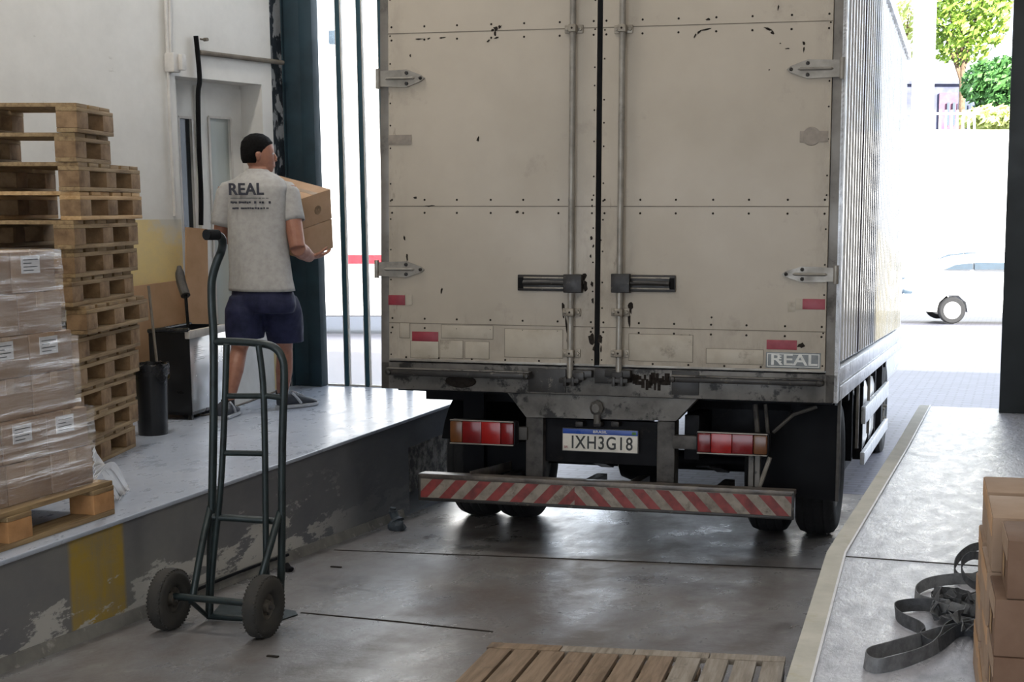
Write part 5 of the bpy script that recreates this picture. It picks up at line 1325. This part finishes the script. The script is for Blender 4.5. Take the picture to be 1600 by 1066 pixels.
# ================================================================== OUTSIDE
g = MB(); ys = [9.9, 18, 30, 60, 110]
zs = lambda y: -.245 - .029 * (y - 9.9)
g.add([(-60, 9.85, -.26), (60, 9.85, -.26), (60, 110, zs(110)), (-60, 110, zs(110)), (-60, 9.85, -.9), (60, 9.85, -.9), (60, 110, -4), (-60, 110, -4)], [(0, 1, 2, 3), (7, 6, 5, 4), (0, 4, 5, 1), (2, 6, 7, 3)])
struct(g.build('ground', 'street_setts', smooth=False))
def zg_at(p): return zs(p.y)
RC = Vector((math.cos(YAW), math.sin(YAW), 0)); FC = Vector((-math.sin(YAW), math.cos(YAW), 0))
def car(px, d, lab, flip=False, sc=1.):
    p = atD(px, 480, d); p.z = zg_at(p)
    mt = Matrix.Translation(p) @ Matrix(((RC.x, FC.x, 0, 0), (RC.y, FC.y, 0, 0), (0, 0, 1, 0), (0, 0, 0, 1))) @ Matrix.Scale(sc, 4)
    t = thing('car', lab, 'car', mtx=mt)
    prof = [(-1.12, .30), (-1.15, .55), (-1.1, .78), (-1.0, .88), (-.62, 1.02), (-.45, 1.10), (-.05, 1.42), (.3, 1.52), (.95, 1.57), (1.9, 1.56), (2.6, 1.46), (3.05, 1.1), (3.1, .6), (3.05, .3), (2.45, .26), (2.4, .48), (2.2, .66), (1.98, .66), (1.78, .48), (1.73, .26), (.38, .26), (.33, .5), (.15, .66), (-.12, .66), (-.3, .5), (-.35, .28)]
    b = MB(); n = len(prof); vs = []
    for (yy, k_) in ((0, .93), (.08, 1), (1.6, 1), (1.7, .93)):
        for x, z in prof: vs.append(Vector((.95 + (x - .95) * (k_ if z > .9 else 1), yy + (.12 if z > 1.2 and yy < .5 else 0) - (.12 if z > 1.2 and yy > .5 else 0), z)))
    fs = [[i for i in range(n)], [3 * n + i for i in range(n)][::-1]]
    for j_ in range(3): fs += [(j_ * n + i, j_ * n + (i + 1) % n, (j_ + 1) * n + (i + 1) % n, (j_ + 1) * n + i) for i in range(n)]
    b.add(vs, fs); b.build('car_body', 'van_white', t, ang=.5)
    for q in ([(-.2, 1.25), (.05, 1.36), (.44, 1.40), (.44, 1.25)], [(.49, 1.25), (.49, 1.41), (1.5, 1.40), (1.62, 1.25)]):
        b = MB(); b.prism(q, lambda x, z, dd: Vector((x, dd, z)), -.05, .12); b.build('side_window', 'van_window', t, smooth=False)
    for x in (0.02, 2.08):
        for yy in (.1, 1.6):
            w2 = thing('wheel', 'x', 'x'); del w2['label'], w2['category']; w2.parent = t; w2.location = (x, yy, .31)
            b = MB(); b.lathe([(.2, -.1), (.28, -.1), (.31, -.07), (.31, .07), (.28, .1), (.2, .1)], (0, 0, 0), (0, 1, 0), 28); b.build('tyre', 'tyre', w2)
            b = MB(); b.lathe([(0, -.09), (.05, -.1), (.2, -.095), (.22, -.08), (.22, .08), (0, .09)], (0, 0, 0), (0, 1, 0), 24); b.build('wheel_cover', 'rim_white', w2)
    b = MB(); b.box((-1.13, -.005, .68), (-.9, .2, .8), 0, .03); b.build('headlamp', 'van_window', t)
    return t
car(1487, 33., 'white car parked in the sunlit street beyond the right dock')
car(1475, 42., 'white car parked farther back behind the other white car', sc=1.15)
# white bus seen past the left side of the truck
p = atD(560, 460, 27); p.z = zg_at(p)
mt = Matrix.Translation(p) @ Matrix(((RC.x, FC.x, 0, 0), (RC.y, FC.y, 0, 0), (0, 0, 1, 0), (0, 0, 0, 1)))
t = thing('bus', 'white bus in the street seen between the gate bars left of the truck', 'bus', mtx=mt)
b = MB(); b.box((-4.5, 0, .35), (3.5, 2.4, 5.2), 0, .15); bb = b.build('bus_body', 'van_white', t)
def bl(px, py): q = atD(px, py, 27) - p; return (q.dot(RC), q.z)
b = MB(); b.prism([bl(*q) for q in ((585, 4), (568, 40), (552, 110), (545, 150), (552, 172), (575, 186), (640, 190), (640, 0))], lambda x, z, dd: Vector((x, dd, z)), -.02, .01); b.build('windscreen', 'far_white', bb, smooth=False)
b = MB(); x, z = bl(535, 65); b.box((x - .1, -.15, z - .14), (x + .12, -.02, z + .12), 0, .04); b.build('wing_mirror', 'van_window', bb)
x0_, z1_ = bl(543, 398); x1_, z0_ = bl(640, 412)
b = MB(); b.box((x0_, -.015, z0_), (x1_, .01, z1_)); b.build('red_stripe', 'van_red', bb, smooth=False, label='red stripe along the side')
for x in (-2.8, 1.8):
    b = MB(); b.lathe([(0, -.05), (.3, -.05), (.45, -.03), (.5, .1), (.5, .3)], (x, .02, .5), (0, 1, 0), 24); b.build('wheel', 'tyre', t)
# gate leaf left of the truck
t = thing('bar_gate', 'teal steel bar gate with clear panels left of the truck', 'gate', (-4.83, 9.5, DZ))
def gp(px, py): q = atY(px, py, 9.5); return q - Vector((-4.83, 9.5, DZ))
for (pt, pb) in ((526.5, 544.5), (559.5, 576.5), (593, 609), (626, 641)):
    a, c = gp(pt, -60), gp(pb, 603); x = (a.x + c.x) / 2
    b = MB(); b.box((x - .018, -.02, .0), (x + .012, .02, 4.3), 0, .003); b.build('bar', 'teal_gate', t)
    b = MB(); b.box((x - .026, -.012, .0), (x - .0185, .012, 4.3)); b.box((x + .0125, -.012, .0), (x + .020, .012, 4.3)); b.build('bar_highlight', 'conduit', t, smooth=False, label='pale strip painting the highlight along the bar')  # pale strips stand in for the highlights on both sides of the bar
a = gp(641, 603).x
b = MB(); b.box((0.0, -.015, 0.0), (a, .015, .012)); b.build('bottom_rail', 'conduit', t, smooth=False)
b = MB(); b.box((0.0, -.002, 0.012), (a, .002, 4.3)); b.build('clear_panel', 'gate_pane', t, smooth=False)
# far white wall, pillar, house, fence
def farbox(name, px0, py0, px1, py1, d, dep, m, lab, cat, ground=True, parent=None):
    a, c = atD(px0, py0, d), atD(px1, py1, d)
    if ground: c.z = zg_at(c) - .02
    wv = (c - a).dot(RC); b = MB(); o = Vector((a.x, a.y, 0))
    vs = [o + RC * x + FC * y + UPV * z for x in (0, wv) for y in (0, dep) for z in (c.z, a.z)]
    b.add(vs, [(0, 1, 3, 2), (4, 6, 7, 5), (0, 4, 5, 1), (2, 3, 7, 6), (0, 2, 6, 4), (1, 5, 7, 3)])
    ob = b.build(name, m, parent, smooth=False)
    return tag(ob, lab, cat) if lab else ob
farbox('boundary_wall', 1250, 203, 1750, 520, 48, .3, 'far_white', 'long white boundary wall across the street', 'wall')
farbox('white_pillar', 1437, -150, 1468, 520, 44, .5, 'far_white', 'tall white pillar across the street', 'pillar')
hs_ = atD(1420, 200, 62)
h = thing('far_house', 'low lavender grey house with a pink section behind the boundary wall', 'house')
farbox('house_wall', 1380, 128, 1530, 205, 82, 5, 'far_wall', None, None, True, h)
farbox('pink_wall', 1468, 145, 1497, 205, 81.9, .1, 'far_pink', None, None, True, h)
for i in range(6):
    farbox('window', 1480 + i * 9, 160, 1484 + i * 9, 196, 81.8, .08, 'van_window', None, None, False, h)
farbox('roof_edge', 1375, 126, 1532, 131, 81.7, 6, 'far_wall', None, None, False, h)
f_ = thing('picket_fence', 'white picket fence on top of the boundary wall', 'fence')
for i in range(14):
    farbox('picket', 1405 + i * 9, 172, 1408 + i * 9, 203, 47.9, .06, 'far_white', None, None, False, f_)
farbox('fence_rail', 1400, 176, 1530, 179, 47.85, .05, 'far_white', None, None, False, f_)
def tree(px, py, rx, ry, d, m, lab, n, cat='tree', seed=1, sz=.2, trunk=True):
    rnd = random.Random(seed); c = atD(px, py, d); k_ = d / FPX; base = Vector((c.x, c.y, zg_at(c)))
    t = thing('leafy_tree' if cat == 'tree' else 'leafy_shrub', lab, cat, base); b = MB()
    for i in range(n):
        while True:
            q = Vector((rnd.uniform(-1, 1), rnd.uniform(-1, 1), rnd.uniform(-1, 1)))
            if q.length < 1 and q.length > .25 and mn.noise(q * 3.1 + Vector((seed, 0, 0))) > -.18: break
        o = c - base + RC * q.x * rx * k_ + FC * q.y * rx * k_ + UPV * q.z * ry * k_
        a = Vector((rnd.uniform(-1, 1), rnd.uniform(-1, 1), rnd.uniform(-1, 1))).normalized(); u, v = basis(a); s_ = sz * rnd.uniform(.5, 1.2)
        b.add([o - u * s_, o - v * s_ * .45 + a * s_ * .1, o + u * s_, o + v * s_ * .45 + a * s_ * .1], [(0, 1, 2, 3)], 0)
    b.build('foliage', m, t, smooth=False)
    if trunk:
        b = MB(); b.tube([Vector((0, 0, 0)), (c - base) * .5 + Vector((.1, 0, 0)), c - base], [.22, .17, .08], 10)
        for q in range(5): e = c - base + RC * rnd.uniform(-.6, .6) * rx * k_ + UPV * rnd.uniform(0, .7) * ry * k_; b.tube([(c - base) * .75, e], [.08, .03], 8)
        b.build('trunk', 'bark', t)
tree(1505, 15, 75, 85, 62, 'leaf', 'sunlit yellow green tree above the far house', 2600, seed=3, sz=.22)
tree(1560, 130, 58, 40, 56, 'leaf_dark', 'dark green tree beside the right gate post', 2200, seed=5)
tree(1405, 45, 42, 60, 66, 'leaf_pale', 'pale sparse tree left of the white pillar', 600, seed=8)
tree(1560, 186, 62, 18, 49.8, 'leaf_pale', 'bright pale hedge on the boundary wall', 1200, 'hedge', 11, .22, False)
